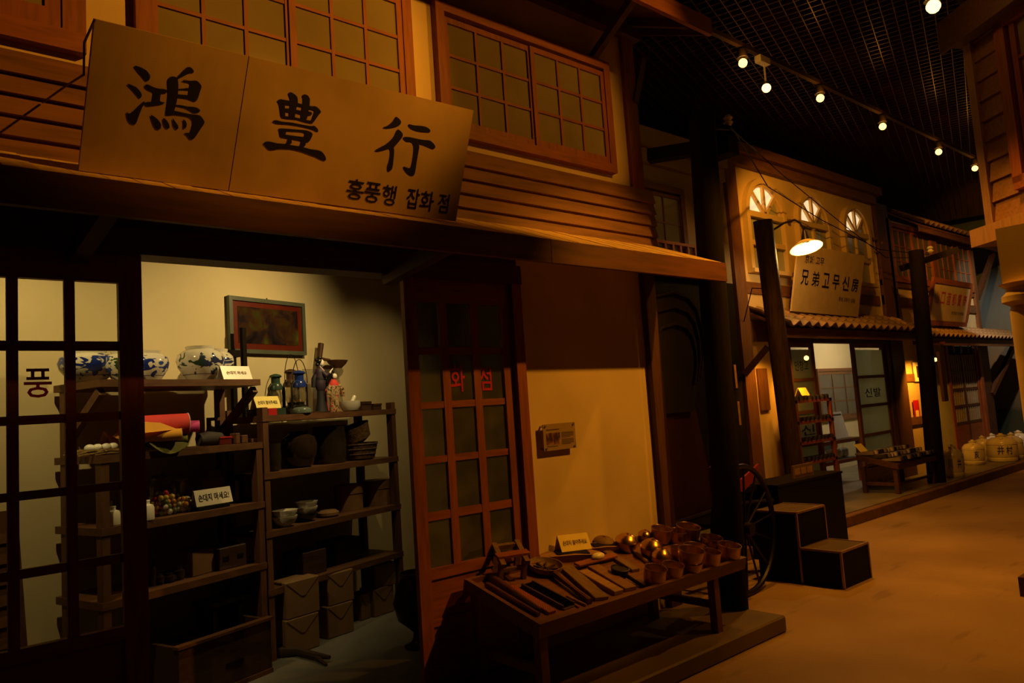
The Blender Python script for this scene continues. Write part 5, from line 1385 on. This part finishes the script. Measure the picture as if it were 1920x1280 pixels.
for i, ch in enumerate('兄弟고무신房'):
    sign_text(ch, .13+.151*i, .52, .23, .105, INK, Q2, s2, bold=.018 if ch in '兄무신' else .012)
sign_text('경성 고무신 상점', .78, .26, .07, .26, INKB, Q2, s2)

# lower storey of the arched house
def strip(name, label, pxa, pxb, py, z0, z1, mat, dy=0.0, th=.1):
    a, b = aty(pxa, py, BY+dy), aty(pxb, py, BY+dy)
    return struct(name, G().box((a.x, BY+dy, z0), (b.x, BY+dy+th, z1)), mat, label)
strip('wall_pier', 'ochre plaster pier lit beside the lamp pole', 1398, 1478, 760, .12, 2.36, PLB)
px_ = lambda p_, py=740: aty(p_, py, BY).x
struct('trim_3', G().box((px_(1470), BY-.03, .12), (px_(1487), BY+.08, 2.36)), BTZ, 'dark door post left of the rubber shoe shop')
struct('lintel_far', G().box((BX0+.002, BY-.036, 2.12), (BX1+.2, BY+.08, 2.36)), DKX, 'dark lintel over the rubber shoe shop')
vp = aty(1432, 730, BY-.02)
solo('vertical_plaque', G().box((vp.x-.10, BY-.03, 1.30), (vp.x+.10, BY, 1.80)), BTZ, 'brown vertical wooden name board on the ochre pier', 'board', bevel=.004)
def glass_door(name, label, pxa, pxb, texts, rows=4, zt=2.12):
    xa, xb = px_(pxa), px_(pxb)
    t = thing(name, label, None, ((xa+xb)/2, BY, .12), kind='structure')
    part('stile', G().box((xa, BY, .12), (xa+.07, BY+.04, zt)), BTZ, t)
    part('stile', G().box((xb-.07, BY, .12), (xb, BY+.04, zt)), BTZ, t)
    part('top_rail', G().box((xa+.07, BY, zt-.06), (xb-.07, BY+.04, zt)), BTR, t)
    ph = (zt-.06-.42)/rows
    for i in range(rows):
        z = .42+i*ph
        part('rail', G().box((xa+.07, BY, z-.03), (xb-.07, BY+.04, z+.01)), BTR, t)
        part('pane', G().box((xa+.07, BY+.015, z+.01), (xb-.07, BY+.02, z+ph-.03)), MILK, t)
        if texts and texts[rows-1-i]:
            c = Vector(((xa+xb)/2, BY+.013, z+ph*.42))
            part('lettering', text_g(texts[rows-1-i], frame(c, (1, 0, 0), (0, 0, 1)), height=.13, width=(xb-xa)*.5, bold=.012), BLUEINK, t)
    part('lower_panel', G().box((xa+.07, BY+.01, .12), (xb-.07, BY+.03, .39)), BTR, t)
    return t
glass_door('door_3', 'pale glass door with blue lettering left of the shoe shop opening', 1484, 1535, ['안창고', '고무신', '신', ''])
glass_door('door_4', 'pale glass door right of the shoe shop opening', 1608, 1668, ['', '신발', '', ''])
struct('trim_4', G().box((px_(1668), BY-.03, .12), (px_(1700), BY+.08, 2.36)), DKZ, 'dark timber panel right of the shoe shop')
# interior of the shoe shop
xi0, xi1 = px_(1478), px_(1690)
struct('wall_shoe_back', G().box((xi0, 6.3, .12), (xi1+2.2, 6.4, 2.6)), PLASTER_IN, 'back wall inside the shoe shop')
struct('wall_shoe_side', G().box((xi1+2.1, BY+.1, .12), (xi1+2.2, 6.3, 2.6)), PLASTER_IN, 'side wall inside the shoe shop')
struct('wall_shoe_left', G().box((xi0-.1, BY+.1, .12), (xi0, 6.3, 2.6)), PLASTER_IN, 'left wall inside the shoe shop')
struct('ceiling_shoe', G().box((xi0-.1, BY+.1, 2.5), (xi1+2.2, 6.4, 2.6)), PLASTER_GREY, 'ceiling of the shoe shop')
a, b = aty(1535, 695, 6.28), aty(1605, 690, 6.28)
sash_window('window_8', 'dim lattice window on the back wall of the shoe shop', a.x-.1, b.x+.5, .95, 1.86, 6.3, 4, 3, GREYP, 1, .05, BTR, BTZ)
sl2 = thing('shop_lamp', 'neutral lamp on the shoe shop ceiling', 'lamp', (a.x+.2, 5.02, 2.5))
part('shade', G().lathe([(.02, 0), (.03, -.03), (.09, -.07), (.085, -.07), (.02, -.02)], 14, (a.x+.2, 5.02, 2.5)), HOUSING, sl2, smooth=True)
bulb_light('glow', sl2, (a.x+.2, 5.02, 2.30), 36, COOL)
# showcase
xs0, xs1 = aty(1530, 850, 5.2).x, aty(1615, 850, 5.2).x
zt_, zb0 = aty(1590, 822, 5.2).z, aty(1590, 862, 5.2).z
sc = thing('shoe_showcase', 'wooden glass showcase with blue lining inside the shoe shop', 'showcase', ((xs0+xs1)/2, 5.4, .12))
for x in (xs0, xs1-.05):
    for y in (5.2, 5.55): part('leg', G().box((x, y, .12), (x+.05, y+.05, zt_)), WZ, sc)
for z in (zb0-.03, zt_-.05):
    part('rail', G().box((xs0, 5.195, z), (xs1, 5.25, z+.05)), WX, sc)
    part('rail', G().box((xs1-.05, 5.25, z), (xs1+.002, 5.55, z+.05)), WX, sc)
BLUEC = plain('blue_lining', (.12, .20, .26), .7)
part('lining', G().box((xs0+.03, 5.23, zb0), (xs1-.03, 5.6, zb0+.02)), BLUEC, sc)
part('back_lining', G().box((xs0+.03, 5.57, zb0+.02), (xs1-.03, 5.6, zt_-.06)), BLUEC, sc)
part('front_glass', G().box((xs0+.05, 5.222, zb0+.02), (xs1-.05, 5.226, zt_-.05)), CLEAR, sc)
part('top_glass', G().box((xs0, 5.2, zt_), (xs1, 5.6, zt_+.01)), CLEAR, sc)
w_ = (xs1-xs0)
for i, (fx, s_) in enumerate(((.62, .11), (.76, .13), (.88, .08), (.35, .10))):
    solo('shoe_parcel', G(Matrix.Translation((xs0+w_*fx, 5.40, zb0+.025)) @ Matrix.Rotation(.4*i, 4, 'Z')).box((-s_, -.06, 0), (s_, .06, .13)), WHITE, ['crumpled white package left of centre in the showcase', 'largest white package in the showcase', 'white package at the right end of the showcase', 'white package half hidden by the shoe rack'][i], 'package', 'packages in the showcase', bevel=.02)
a, b = aty(1562, 800, 5.30), aty(1590, 800, 5.30)
t = thing('notice_board', 'white information card standing on the showcase', 'notice card', ((a.x+b.x)/2, 5.3, zt_+.01))
cm_ = Matrix.Translation((0, 5.30, zt_+.01)) @ Matrix.Rotation(R(-12), 4, 'X')
hc_ = aty(1576, 772, 5.3).z-zt_
part('card', G(cm_).box((a.x, 0, 0), (b.x, .01, hc_)), WHITE, t)
part('header_line', G(cm_).box((a.x+.03, -.002, hc_*.86), (b.x-.03, 0, hc_*.92)), INK, t)
# shoe rack
def shoe_mesh(nm, mat):
    g = G(); prof = [(-.115, .020, .035), (-.10, .034, .05), (-.04, .034, .04), (.03, .038, .032), (.09, .036, .028), (.125, .018, .018)]
    vs, fs = [], []
    for x, hw, hz in prof:
        vs += [(x, -hw, 0), (x, hw, 0), (x, hw*.8, hz), (x, -hw*.8, hz)]
    for i in range(5):
        o = i*4
        for j in range(4): fs.append((o+j, o+(j+1) % 4, o+4+(j+1) % 4, o+4+j))
    fs += [(3,2,1,0), (20,21,22,23)]
    return mesh_of(nm, g.add(vs, fs), mat, smooth=True)
SHB = shoe_mesh('rubber_shoe', plain('black_rubber', (.012, .011, .012), .35))
SHW = shoe_mesh('rubber_shoe', plain('white_rubber', (.46, .40, .34), .5))
SHG = shoe_mesh('rubber_shoe', plain('grey_rubber', (.17, .13, .10), .5))
def shoe(me, loc, rz, label, grp, hollow=True, tilt=0):
    o = bpy.data.objects.new('rubber_shoe', me); COL.objects.link(o)
    o.location = loc; o.rotation_euler = (0, tilt, rz)
    return tag(o, label, 'shoe', grp)
ry = 4.40
rx0, rx1 = aty(1506, 900, ry).x, aty(1576, 900, ry).x
rk2 = thing('shoe_rack', 'reddish wooden shoe rack of five shelves in front of the shoe shop', 'rack', ((rx0+rx1)/2, ry+.15, .12))
tops_ = [aty(1560, y, ry).z for y in (745, 783, 820, 857, 904)]
for x in (rx0, rx1-.06):
    for y in (ry, ry+.17): part('post', G().box((x, y, .12), (x+.05, y+.04, tops_[0])), WZ, rk2)
for i, z in enumerate(tops_):
    part('shelf', G().box((rx0, ry, z-.035), (rx1, ry+.21, z)), WX, rk2)
    for j in range(8):
        for r_ in range(1):
            shoe(SHB, (rx0+.09+j*(rx1-rx0-.18)/7, ry+.11, z), R(90+random.uniform(-8, 8)), ['black rubber shoe on the top shelf of the rack', 'black rubber shoe on the second shelf of the rack', 'black rubber shoe on the middle shelf of the rack', 'black rubber shoe on the fourth shelf of the rack', 'black rubber shoe on the bottom shelf of the rack'][i], 'shoes on rack shelf %d' % (i+1))
c = Vector((aty(1510, 735, ry+.1).x, ry+.1, tops_[0]+.06))
t = thing('notice_card', 'small folded cream card on top of the shoe rack', 'notice card', c)
part('front', G(Matrix.Translation(c) @ Matrix.Rotation(R(-25), 4, 'X')).box((-.09, 0, -.05), (.09, .004, .09)), YELLOW, t)
part('back', G(Matrix.Translation(c+Vector((0, .08, 0))) @ Matrix.Rotation(R(25), 4, 'X')).box((-.09, 0, -.05), (.09, .004, .09)), YELLOW, t)
# low shoe table
t2x0, t2x1, t2y0, t2y1 = 9.85, 11.10, 4.10, 4.62
t2 = thing('shoe_table', 'low dark table covered with pairs of shoes on the far platform', 'table', (10.5, 4.35, .12))
zf, zb_ = .50, .62
part('top', G().hexa([(t2x0, t2y0, zf-.07), (t2x1, t2y0, zf-.07), (t2x1, t2y1, zb_-.07), (t2x0, t2y1, zb_-.07), (t2x0, t2y0, zf), (t2x1, t2y0, zf), (t2x1, t2y1, zb_), (t2x0, t2y1, zb_)]), DKX, t2)
for x in (t2x0+.02, t2x1-.08):
    for y in (t2y0+.03, t2y1-.08): part('leg', G().box((x, y, .12), (x+.06, y+.05, .46)), DKZ, t2)
part('stretcher', G().box((t2x0+.04, t2y0+.05, .22), (t2x0+.08, t2y1-.05, .26)), DKX, t2)
part('stretcher', G().box((t2x0+.04, t2y0+.05, .22), (t2x1-.04, t2y0+.08, .25)), DKX, t2)
random.seed(5)
for i in range(12):
    for j in range(3):
        y = t2y0+.10+j*.165; z = zf+(zb_-zf)*(y-t2y0)/(t2y1-t2y0)+.012
        me = [SHW, SHG, SHB][(i*2+j*5+i//3) % 3] if j else [SHG, SHB, SHB][i % 3]
        col = {SHW: 'white', SHG: 'grey brown', SHB: 'black'}[me]
        shoe(me, (t2x0+.07+i*.1, y, z), R(90+random.uniform(-12, 12)), '%s rubber shoe lying in the %s row of the low shoe table' % (col, ['front', 'middle', 'back'][j]), '%s shoes in the %s row' % (col, ['front', 'middle', 'back'][j]))
solo('price_card', G(Matrix.Translation((9.98, 4.56, .65)) @ Matrix.Rotation(R(-40), 4, 'X')).box((-.10, 0, 0), (.10, .006, .13)), YELLOW, 'small yellow card at the left corner of the shoe table', 'notice card')
# lit strip between the shops
strip('wall_strip', 'narrow brightly lit ochre wall between the two shops', 1694, 1752, 760, .12, 2.36, PLB, .02)
for z in (.95, 1.62):
    struct('trim_5' if z < 1 else 'trim_6', G().box((px_(1698), BY-.01, z-.09), (px_(1750), BY+.02, z+.03)), BTR, 'brown rail across the lit strip, %s' % ('lower one' if z < 1 else 'upper one'))
a = aty(1720, 697, BY-.02)
t = thing('framed_notice', 'small white framed notice on the lit strip', 'frame', a)
part('frame', G().box((a.x-.10, BY-.03, a.z-.15), (a.x+.14, BY, a.z+.15)), WHITE, t); part('picture', G().box((a.x-.05, BY-.033, a.z-.09), (a.x+.09, BY-.03, a.z+.09)), INKB, t)
a = aty(1721, 769, BY-.02)
t = thing('red_talisman', 'small red paper poster on the lit strip', 'poster', a)
part('paper', G().box((a.x-.10, BY-.005, a.z-.16), (a.x+.11, BY, a.z+.16)), REDPAINT, t); part('print', G().box((a.x-.05, BY-.008, a.z-.12), (a.x+.06, BY-.005, a.z-.0)), YELLOW, t)
# little bare bulbs under the eaves; one behind the pole is added for the pier
for px, py, pxm_, pym_, lb, tg, pw in ((1512, 671, 1527, 629, 'small bare bulb on a slanted rod under the eave of the shoe shop', (8.9, 4.9, 1.0), 20), (1466, 652, 1468, 622, 'added bare bulb under the tiled eave, hidden by the lamp pole, lighting the pier', (8.1, 4.82, 1.0), 26), (1754, 674, 1765, 641, 'small bare bulb on a slanted rod under the eave of the wine shop', (12.4, 4.85, 1.25), 60)):
    p = aty(px, py, 4.36); q = aty(pxm_, pym_, 4.46)
    t = thing('eave_lamp', lb, 'lamp', q)
    part('rod', G().tube([q, p], .008, 6), TRACKM, t)
    part('rose', G().lathe([(.06, 0), (.05, -.03), (0, -.035)], 12, q), WX, t)
    part('bulb', G().ball(p, .028, 10, 8), BULBS, t, smooth=True)
    spot('glow', t, p+Vector((0, 0, -.05)), tg, pw, AMBER, 110, .6)

# ---- lamp pole
b_ = aty(1489, 880, 4.10); tpt = aty(1430, 414, 4.10)
lp = pole('lamp_pole', 'rough timber lamp pole standing behind the black plinth', Vector((b_.x+.02, 4.10, .12)), Vector((tpt.x, 4.10, tpt.z)), .095, .10, wood('weathered_pole', (.06, .034, .018), 'Z', rough=.55, var=.7, bump=.5))
sh = aty(1511, 462, 3.98)
lamp = thing('street_lamp', 'glowing street lamp with a pale dish shade on a bent iron arm', 'lamp', Vector((tpt.x, 4.10, tpt.z-.1)))
arm = [Vector((tpt.x+.1, 4.10, tpt.z-.12)), aty(1470, 418, 4.05), aty(1490, 412, 4.0), aty(1500, 418, 3.98), Vector((sh.x, 3.98, sh.z+.18))]
part('arm', G().tube(arm, .012, 8), IRON, lamp, smooth=True)
part('holder', G().lathe([(.02, .18), (.035, .12), (.05, .06), (.03, .04)], 14, sh), IRON, lamp, smooth=True)
tilt = Matrix.Rotation(R(-14), 3, 'X') @ Matrix.Rotation(R(8), 3, 'Y')
part('shade', G().lathe([(.03, .07), (.08, .055), (.17, -.01), (.175, -.02), (.165, -.012), (.075, .045), (.03, .06)], 28, sh, tilt), plain('cream_enamel', (.8, .68, .42), .4, var=.03), lamp, smooth=True)
part('bulb', G().ball(sh+Vector((0, 0, -.0)), .045, 12, 8), emit('street_bulb', (1.0, .70, .25), 8), lamp, smooth=True)
bulb_light('glow', lamp, sh+Vector((0, -.02, -.07)), 22, (1.0, .55, .16), .05)
# wires
def wire(label, pts, r=.006): return solo('electric_wire', G().tube(pts, r, 5), BLKW, label, 'wire', 'electric wires')
wire('electric wire sagging from the black pole across the arched house', [Vector((4.75, 2.9, 3.5)), aty(1440, 350, 4.5), aty(1540, 412, 4.55), Vector((11.0, 4.5, 3.45)), Vector((12.4, 4.3, 3.45))])
wire('second electric wire crossing the arched windows', [Vector((4.75, 2.9, 3.46)), aty(1470, 330, 4.5), aty(1580, 420, 4.55), Vector((11.2, 4.5, 3.35)), Vector((12.4, 4.3, 3.40))])
wire('short wire from the lamp pole to the corner post', [Vector((b_.x, 4.08, 2.6)), aty(1410, 540, 4.5), Vector((7.7, 4.75, 2.35))])
for i, (px, py) in enumerate(((1475, 415), (1484, 414), (1643, 447), (1655, 455), (1648, 470))):
    p = aty(px, py, BY-.06)
    solo('insulator_knob', G().lathe([(.015, 0), (.03, .015), (.018, .03), (.03, .045), (.015, .06)], 10, p, Matrix.Rotation(R(-90), 3, 'X')), BTZ, ['brown insulator left of the lamp arm', 'second brown insulator on the lamp arm', 'brown insulator by the third arched window', 'brown insulator nearest the wine shop', 'lower brown insulator beside the third arched window'][i], 'insulator', 'insulators', smooth=True)

# ================================================================== wine shop
CX0, CX1 = 11.95, 15.75
CP = aty(1762, 895, 4.15)
wp = pole('utility_pole', 'dark timber pole with a crossarm in front of the wine shop', (11.20, 4.17, .12), (aty(1714, 440, 4.17).x, 4.17, 3.40), .115, .10, BLKW)
part('crossarm', G().beam(aty(1690, 503, 4.45), aty(1794, 468, 3.95), .08, .09), BLKW, wp)
part('insulator', G().lathe([(.03, 0), (.05, .02), (.03, .05), (.05, .07), (.03, .10)], 10, aty(1745, 474, 4.17)), PORCELAIN, wp, smooth=True)
part('name_board', G().box((11.42, 4.02, 1.22), (11.56, 4.06, 1.92)), BTZ, wp)
struct('wall_wine_upper', G().box((BX1+.12, BY, 2.35), (CX1, BY+.1, 4.1)), PLB, 'ochre upper wall of the wine shop')
struct('wall_wine', G().box((px_(1752, 780), BY, .12), (px_(1786, 780), BY+.1, 2.36)), plain('pale_green_plaster', (.42, .40, .28), .8, var=.05), 'pale wall left of the wine shop door')
for i, (x0, x1, z0, z1, l_) in enumerate(((BX1+.12, BX1+.55, .12, 4.3, 'dark timber joint between the arched house and the wine shop'), (11.98, 12.14, 2.36, 4.1, 'timber post at the left of the wine shop front'), (13.75, 13.9, 2.9, 4.1, 'timber post between the wine shop windows'), (CX1-.15, CX1, 2.36, 4.1, 'timber post at the right corner of the wine shop'))):
    struct('trim_%d' % (7+i), G().box((x0, BY-.05, z0), (x1, BY+.02, z1)), BTZ if i else DKZ, l_)
struct('trim_11', G().box((BX1+.12, BY-.03, 2.72), (CX1, BY, 2.86)), BTR, 'horizontal timber of the wine shop upper wall')
struct('trim_12', G().box((BX1+.12, BY-.03, 3.02), (CX1, BY, 3.10)), BTR, 'window sill beam of the wine shop')
sash_window('window_9', 'dark lattice window of the wine shop left of the pole', 12.14, 13.75, 3.10, 4.05, BY, 3, 3, GREYP, 2, .06, WX, WZ)
sash_window('window_10', 'dark lattice window of the wine shop above the red sign', 13.9, CX1-.15, 3.10, 4.05, BY, 3, 3, GREYP, 2, .06, WX, WZ)
tiled_roof('pent_roof_wine', 'pantile pent roof over the wine shop door', 11.80, 17.2, 4.42, 2.20, BY, 2.40, 3, .20)
tiled_roof('main_roof_wine', 'dark pantile main roof of the wine shop', 12.9, 17.2, 4.55, 4.08, 5.1, 4.42, 3, .21)
struct('bracket_wine', G().beam((CX1+.05, BY, 3.0), (16.7, BY-.1, 3.92), .08, .08), DKX, 'slanted bracket under the wine shop roof')
Q3 = [aty(1739, 604, 4.62), aty(1811, 611, 4.62)]
Q3 = [Q3[0], Vector((Q3[1].x, 4.62, Q3[0].z)), None, None]
Q3[3] = Q3[0]+Vector((0, -.17, .66)); Q3[2] = Q3[1]+Vector((0, -.17, .66))
s3 = thing('shop_sign', 'framed cream signboard with red characters on the wine shop roof', 'sign', (Q3[0]+Q3[1])/2)
nn3 = (Q3[1]-Q3[0]).cross(Q3[3]-Q3[0]).normalized()
part('sign_panel', G().prism(Q3, -nn3*.02), plain('cream_signboard', (.56, .46, .27), .6, var=.08), s3)
for v0, v1, u0, u1 in ((-.06, .06, -.02, 1.02), (.94, 1.06, -.02, 1.02), (.06, .94, -.03, .03), (.06, .94, .97, 1.03)):
    ux, uy = Q3[1]-Q3[0], Q3[3]-Q3[0]
    part('frame_bar', G().prism([Q3[0]+ux*u0+uy*v0+nn3*.012, Q3[0]+ux*u1+uy*v0+nn3*.012, Q3[0]+ux*u1+uy*v1+nn3*.012, Q3[0]+ux*u0+uy*v1+nn3*.012], -nn3*.04), WX, s3)
for i, ch in enumerate('山口酒都賣商'):
    sign_text(ch, .14+.145*i, .60, .30, .10, REDPAINT, Q3, s3, bold=.006)
sign_text('양조장 도매상', .72, .27, .08, .34, INKB, Q3, s3)
# door with narrow slats
xa, xb = px_(1786, 780), px_(1843, 780)
d5 = thing('door_5', 'dark lattice door of the wine shop with rows of thin pale slats', None, ((xa+xb)/2, BY, .12), kind='structure')
part('stile', G().box((xa, BY-.02, .12), (xa+.10, BY+.05, 2.1)), WZ, d5); part('stile', G().box((xb-.08, BY-.02, .12), (xb, BY+.05, 2.1)), WZ, d5)
part('centre_stile', G().box(((xa+xb)/2-.03, BY-.01, .12), ((xa+xb)/2+.03, BY+.04, 2.1)), DKZ, d5)
part('lower_panel', G().box((xa+.10, BY, .12), (xb-.08, BY+.03, .78)), WX, d5)
part('backing', G().box((xa+.10, BY+.03, .78), (xb-.08, BY+.05, 2.1)), BLACK, d5)
for i in range(5): part('rail', G().box((xa+.10, BY-.005, .74+i*.29), (xb-.08, BY+.035, .785+i*.29)), DKX, d5)
SLAT = plain('pale_slat', (.30, .27, .20), .6)
for h_ in range(2):
    a = xa+.10 if h_ == 0 else (xa+xb)/2+.03; b = (xa+xb)/2-.03 if h_ == 0 else xb-.08
    for i in range(6):
        x = a+(b-a)*(i+.5)/6; part('slat', G().box((x-.018, BY, .78), (x+.018, BY+.02, 1.94)), SLAT, d5)
struct('trim_13', G().box((xb+.02, BY-.05, .12), (xb+.14, BY+.02, 2.1)), WZ, 'light timber post right of the wine shop door')
struct('wall_wine_right', G().box((xb+.14, BY, .12), (CX1+.3, BY+.1, 2.36)), DKX, 'dark boarded wall right of the wine shop door')
struct('bracket_wine_low', G().beam((CX1+.2, BY, 1.2), (17.0, BY-.2, 2.15), .08, .08), DKX, 'slanted bracket at the end of the wine shop')
# noren slips under the lintel
for i in range(5):
    x = xa-.1+i*(xb-xa)/4.2
    solo('paper_slip', G().box((x, BY-.06, 1.98), (x+.05, BY-.055, 2.3)), SLAT, ['hanging paper slip at the left end above the wine shop door', 'second hanging paper slip above the wine shop door', 'third hanging paper slip above the wine shop door', 'fourth hanging paper slip above the wine shop door', 'hanging paper slip at the right end above the wine shop door'][i], 'paper slip', 'paper slips over the wine shop door')
# sake casks
CASK = plain('cream_glaze', (.58, .52, .37), .22, var=.12, scale=6)
def cask(label, px, py, wpx, hpx, text=True):
    c = atz(px, py, .12); r = pxm(c, wpx)/2; h = pxm(c, hpx)
    t = thing('wine_jar', label, 'jar', c, group='cream wine jars on the far platform')
    part('body', G(Matrix.Translation(c)).lathe([(r*.86, 0), (r*.93, .03*h), (r*.95, .12*h), (r*.9, .14*h), (r, .25*h), (r, .66*h), (r*.97, .70*h), (r*.72, .82*h), (r*.34, .86*h), (r*.3, .92*h)], 28), CASK, t, smooth=True)
    part('lid', G(Matrix.Translation(c)).lathe([(r*.36, .90*h), (r*.38, .93*h), (r*.15, .96*h), (r*.13, h), (0, h)], 18), CASK, t, smooth=True)
    part('tie_band', G(Matrix.Translation(c)).tube([(r*1.0*math.cos(a), r*1.0*math.sin(a), .62*h) for a in [2*math.pi*i/24 for i in range(24)]], r*.03, 6, True), CASK, t, smooth=True)
    for s_ in (-1, 1):
        part('lug', G(Matrix.Translation(c)).ball((s_*r*.62, -r*.2, .80*h), (r*.16, r*.12, r*.16), 10, 8), CASK, t, smooth=True)
    if text:
        d = (CAM-c); d.z = 0; d.normalize(); s_ = Vector((-d.y, d.x, 0))
        for body, an in text:
            dd = (d*math.cos(an)+s_*math.sin(an)).normalized(); xx = Vector((-dd.y, dd.x, 0))
            part('lettering', text_g(body, frame(c+dd*r*1.005+Vector((0, 0, h*.42)), xx, (0, 0, 1)), height=h*.30, width=r*.42, thick=.002, bold=.012), INK, t)
    return t
cask('cream wine jar standing nearest, beside the dark pole', 1791, 893, 35, 60, (('井', .55), ('川', -.3)))
cask('cream wine jar with a stepped foot in front of the lattice door', 1828, 870, 37, 46, (('亥', .25),))
cask('yellowish wine jar half hidden behind the stepped one', 1846, 862, 30, 46, ())
cask('largest wine jar, second from the right', 1882, 864, 50, 52, (('村', .45), ('井', -.1)))
cask('wine jar right of the largest one', 1901, 860, 36, 50, (('村', .2),))
cask('wine jar at the far right behind the column', 1914, 852, 36, 46, ())
cask('wine jar far back in the row near the lattice door', 1863, 852, 34, 40, ())
cask('small wine jar behind the pole at the wall', 1778, 862, 26, 28, ())

# ================================================================== painted backdrop at the end of the street
m, nt, bs = _new('painted_backdrop')
tc = nt.nodes.new('ShaderNodeTexCoord'); spx = nt.nodes.new('ShaderNodeSeparateXYZ'); nt.links.new(tc.outputs['Object'], spx.inputs[0])
nz = _noise(nt, .9, (1, 1, 1.4), 4)
ma = nt.nodes.new('ShaderNodeMath'); ma.operation = 'MULTIPLY_ADD'; ma.inputs[1].default_value = 1.2
nt.links.new(nz.outputs['Fac'], ma.inputs[0]); nt.links.new(spx.outputs['Z'], ma.inputs[2])
mrg = nt.nodes.new('ShaderNodeMapRange'); mrg.inputs[1].default_value = .6; mrg.inputs[2].default_value = 5.0
nt.links.new(ma.outputs[0], mrg.inputs[0])
rr = _ramp(nt, mrg.outputs[0], [(.18, (.04, .05, .03)), (.22, (.12, .10, .07)), (.45, (.30, .22, .14)), (.58, (.22, .24, .22)), (.9, (.22, .30, .38))])
nt.links.new(rr.outputs[0], bs.inputs['Base Color']); bs.inputs['Roughness'].default_value = .9
struct('backdrop_wall', G().box((18.0, 2.0, 0), (18.1, 7.0, 5.2)), m, 'painted landscape backdrop with dusky sky at the end of the street')

# ================================================================== clapboard house at the right edge
DC = Vector((6.8, 1.895, 0))
dd = Vector((-.58, -.81, 0)).normalized()           # along the wall towards the viewer
dn = Vector((-dd.y, dd.x, 0))                       # points away from the street
if dn.x < 0: dn = -dn
DM = Matrix(((dd.x, dn.x, 0, DC.x), (dd.y, dn.y, 0, DC.y), (0, 0, 1, 0), (0, 0, 0, 1)))
DCL = wood('house_clapboard', (.24, .115, .05), 'X', var=.3); DTR = wood('house_trim', (.30, .17, .085), 'Z', var=.3)
hs = thing('wall_house', 'upper clapboard wall of the house at the right edge', None, DC, kind='structure')
part('backing', G(DM).box((0, .03, 2.62), (1.1, 1.0, 4.5)), DCL, hs)
part('corner_board', G(DM).box((-.02, -.035, 2.70), (.06, .05, 4.25)), DTR, hs)
for i in range(10):
    z = 2.72+i*.165
    part('plank', G(DM).hexa([(.06, -.022, z), (.34, -.022, z), (.34, .03, z), (.06, .03, z), (.06, 0, z+.175), (.34, 0, z+.175), (.34, .03, z+.175), (.06, .03, z+.175)]), DCL, hs)
part('plank', G(DM).hexa([(.34, -.022, 2.72), (1.1, -.022, 2.72), (1.1, .03, 2.72), (.34, .03, 2.72), (.34, 0, 2.90), (1.1, 0, 2.90), (1.1, .03, 2.90), (.34, .03, 2.90)]), DCL, hs)
wn = thing('window_11', 'window of the clapboard house at the right edge', None, DM @ Vector((.9, 0, 2.95)), kind='structure')
part('frame_stile', G(DM).box((.34, -.06, 2.95), (.44, .03, 4.2)), WZ, wn)
part('frame_rail', G(DM).box((.34, -.06, 2.90), (1.1, .03, 3.0)), WX, wn)
part('frame_rail', G(DM).box((.34, -.06, 4.15), (1.1, .03, 4.25)), WX, wn)
part('sash_stile', G(DM).box((.46, -.03, 3.0), (.51, .0, 4.15)), WZ, wn)
for i in range(4):
    part('muntin', G(DM).box((.51, -.025, 3.0+.29*i-.01), (1.1, .0, 3.0+.29*i+.012)), WX, wn)
    for j in range(2):
        part('pane', G(DM).box((.51+.30*j, .0, 3.0+.29*i), (.80+.30*j, .006, 3.28+.29*i)), FROST, wn)
for j in (1,): part('muntin', G(DM).box((.51+.30*j-.012, -.025, 3.0), (.51+.30*j+.01, .0, 4.15)), WZ, wn)
ev = thing('house_eaves', 'dark eaves of the clapboard house at the upper right', None, DM @ Vector((.5, 0, 4.2)), kind='structure')
part('eaves_board', G(DM).box((-.05, -.18, 4.22), (1.1, 1.1, 4.34)), DKX, ev)
part('eaves_fascia', G(DM).box((-.06, -.21, 4.18), (1.1, -.18, 4.44)), DKX, ev)
struct('house_beam', G(DM).box((-.10, -.12, 2.56), (1.1, 1.0, 2.70)), DTR, 'heavy projecting beam under the clapboard wall')
struct('wall_house_lower', G(DM).box((.20, .06, 0), (1.1, 1.0, 2.56)), PLB, 'ochre lower wall of the house at the right edge')
c = atz(1938, 1080, 0); 
cc = on_line(1939, (6.30, 1.72, 2.0), (0.3, 1, 0))
col = thing('porch_column', 'round plaster column with a flared capital at the right edge', 'column', (cc.x, cc.y, 0))
PX, PYc = cc.x, cc.y
part('shaft', G().lathe([(.15, .12), (.15, 1.95), (.14, 2.0)], 28, (PX, PYc, 0)), PLB, col, smooth=True)
part('capital', G().lathe([(.14, 2.0), (.19, 2.03), (.19, 2.07), (.16, 2.10), (.16, 2.13), (.20, 2.16)], 28, (PX, PYc, 0)), PLB, col, smooth=True)
part('block', G().box((PX-.14, PYc-.14, 2.15), (PX+.14, PYc+.14, 2.56)), PLB, col)
part('plinth', G().box((PX-.26, PYc-.24, 0), (PX+.24, PYc+.24, .13)), DKX, col)

struct('brace_pier', G().beam((aty(1396, 702, BY-.05).x, BY-.05, aty(1396, 702, BY-.05).z), (aty(1440, 650, 4.5).x, 4.5, aty(1440, 650, 4.5).z), .07, .07), DKX, 'slanted dark brace under the tiled pent roof')
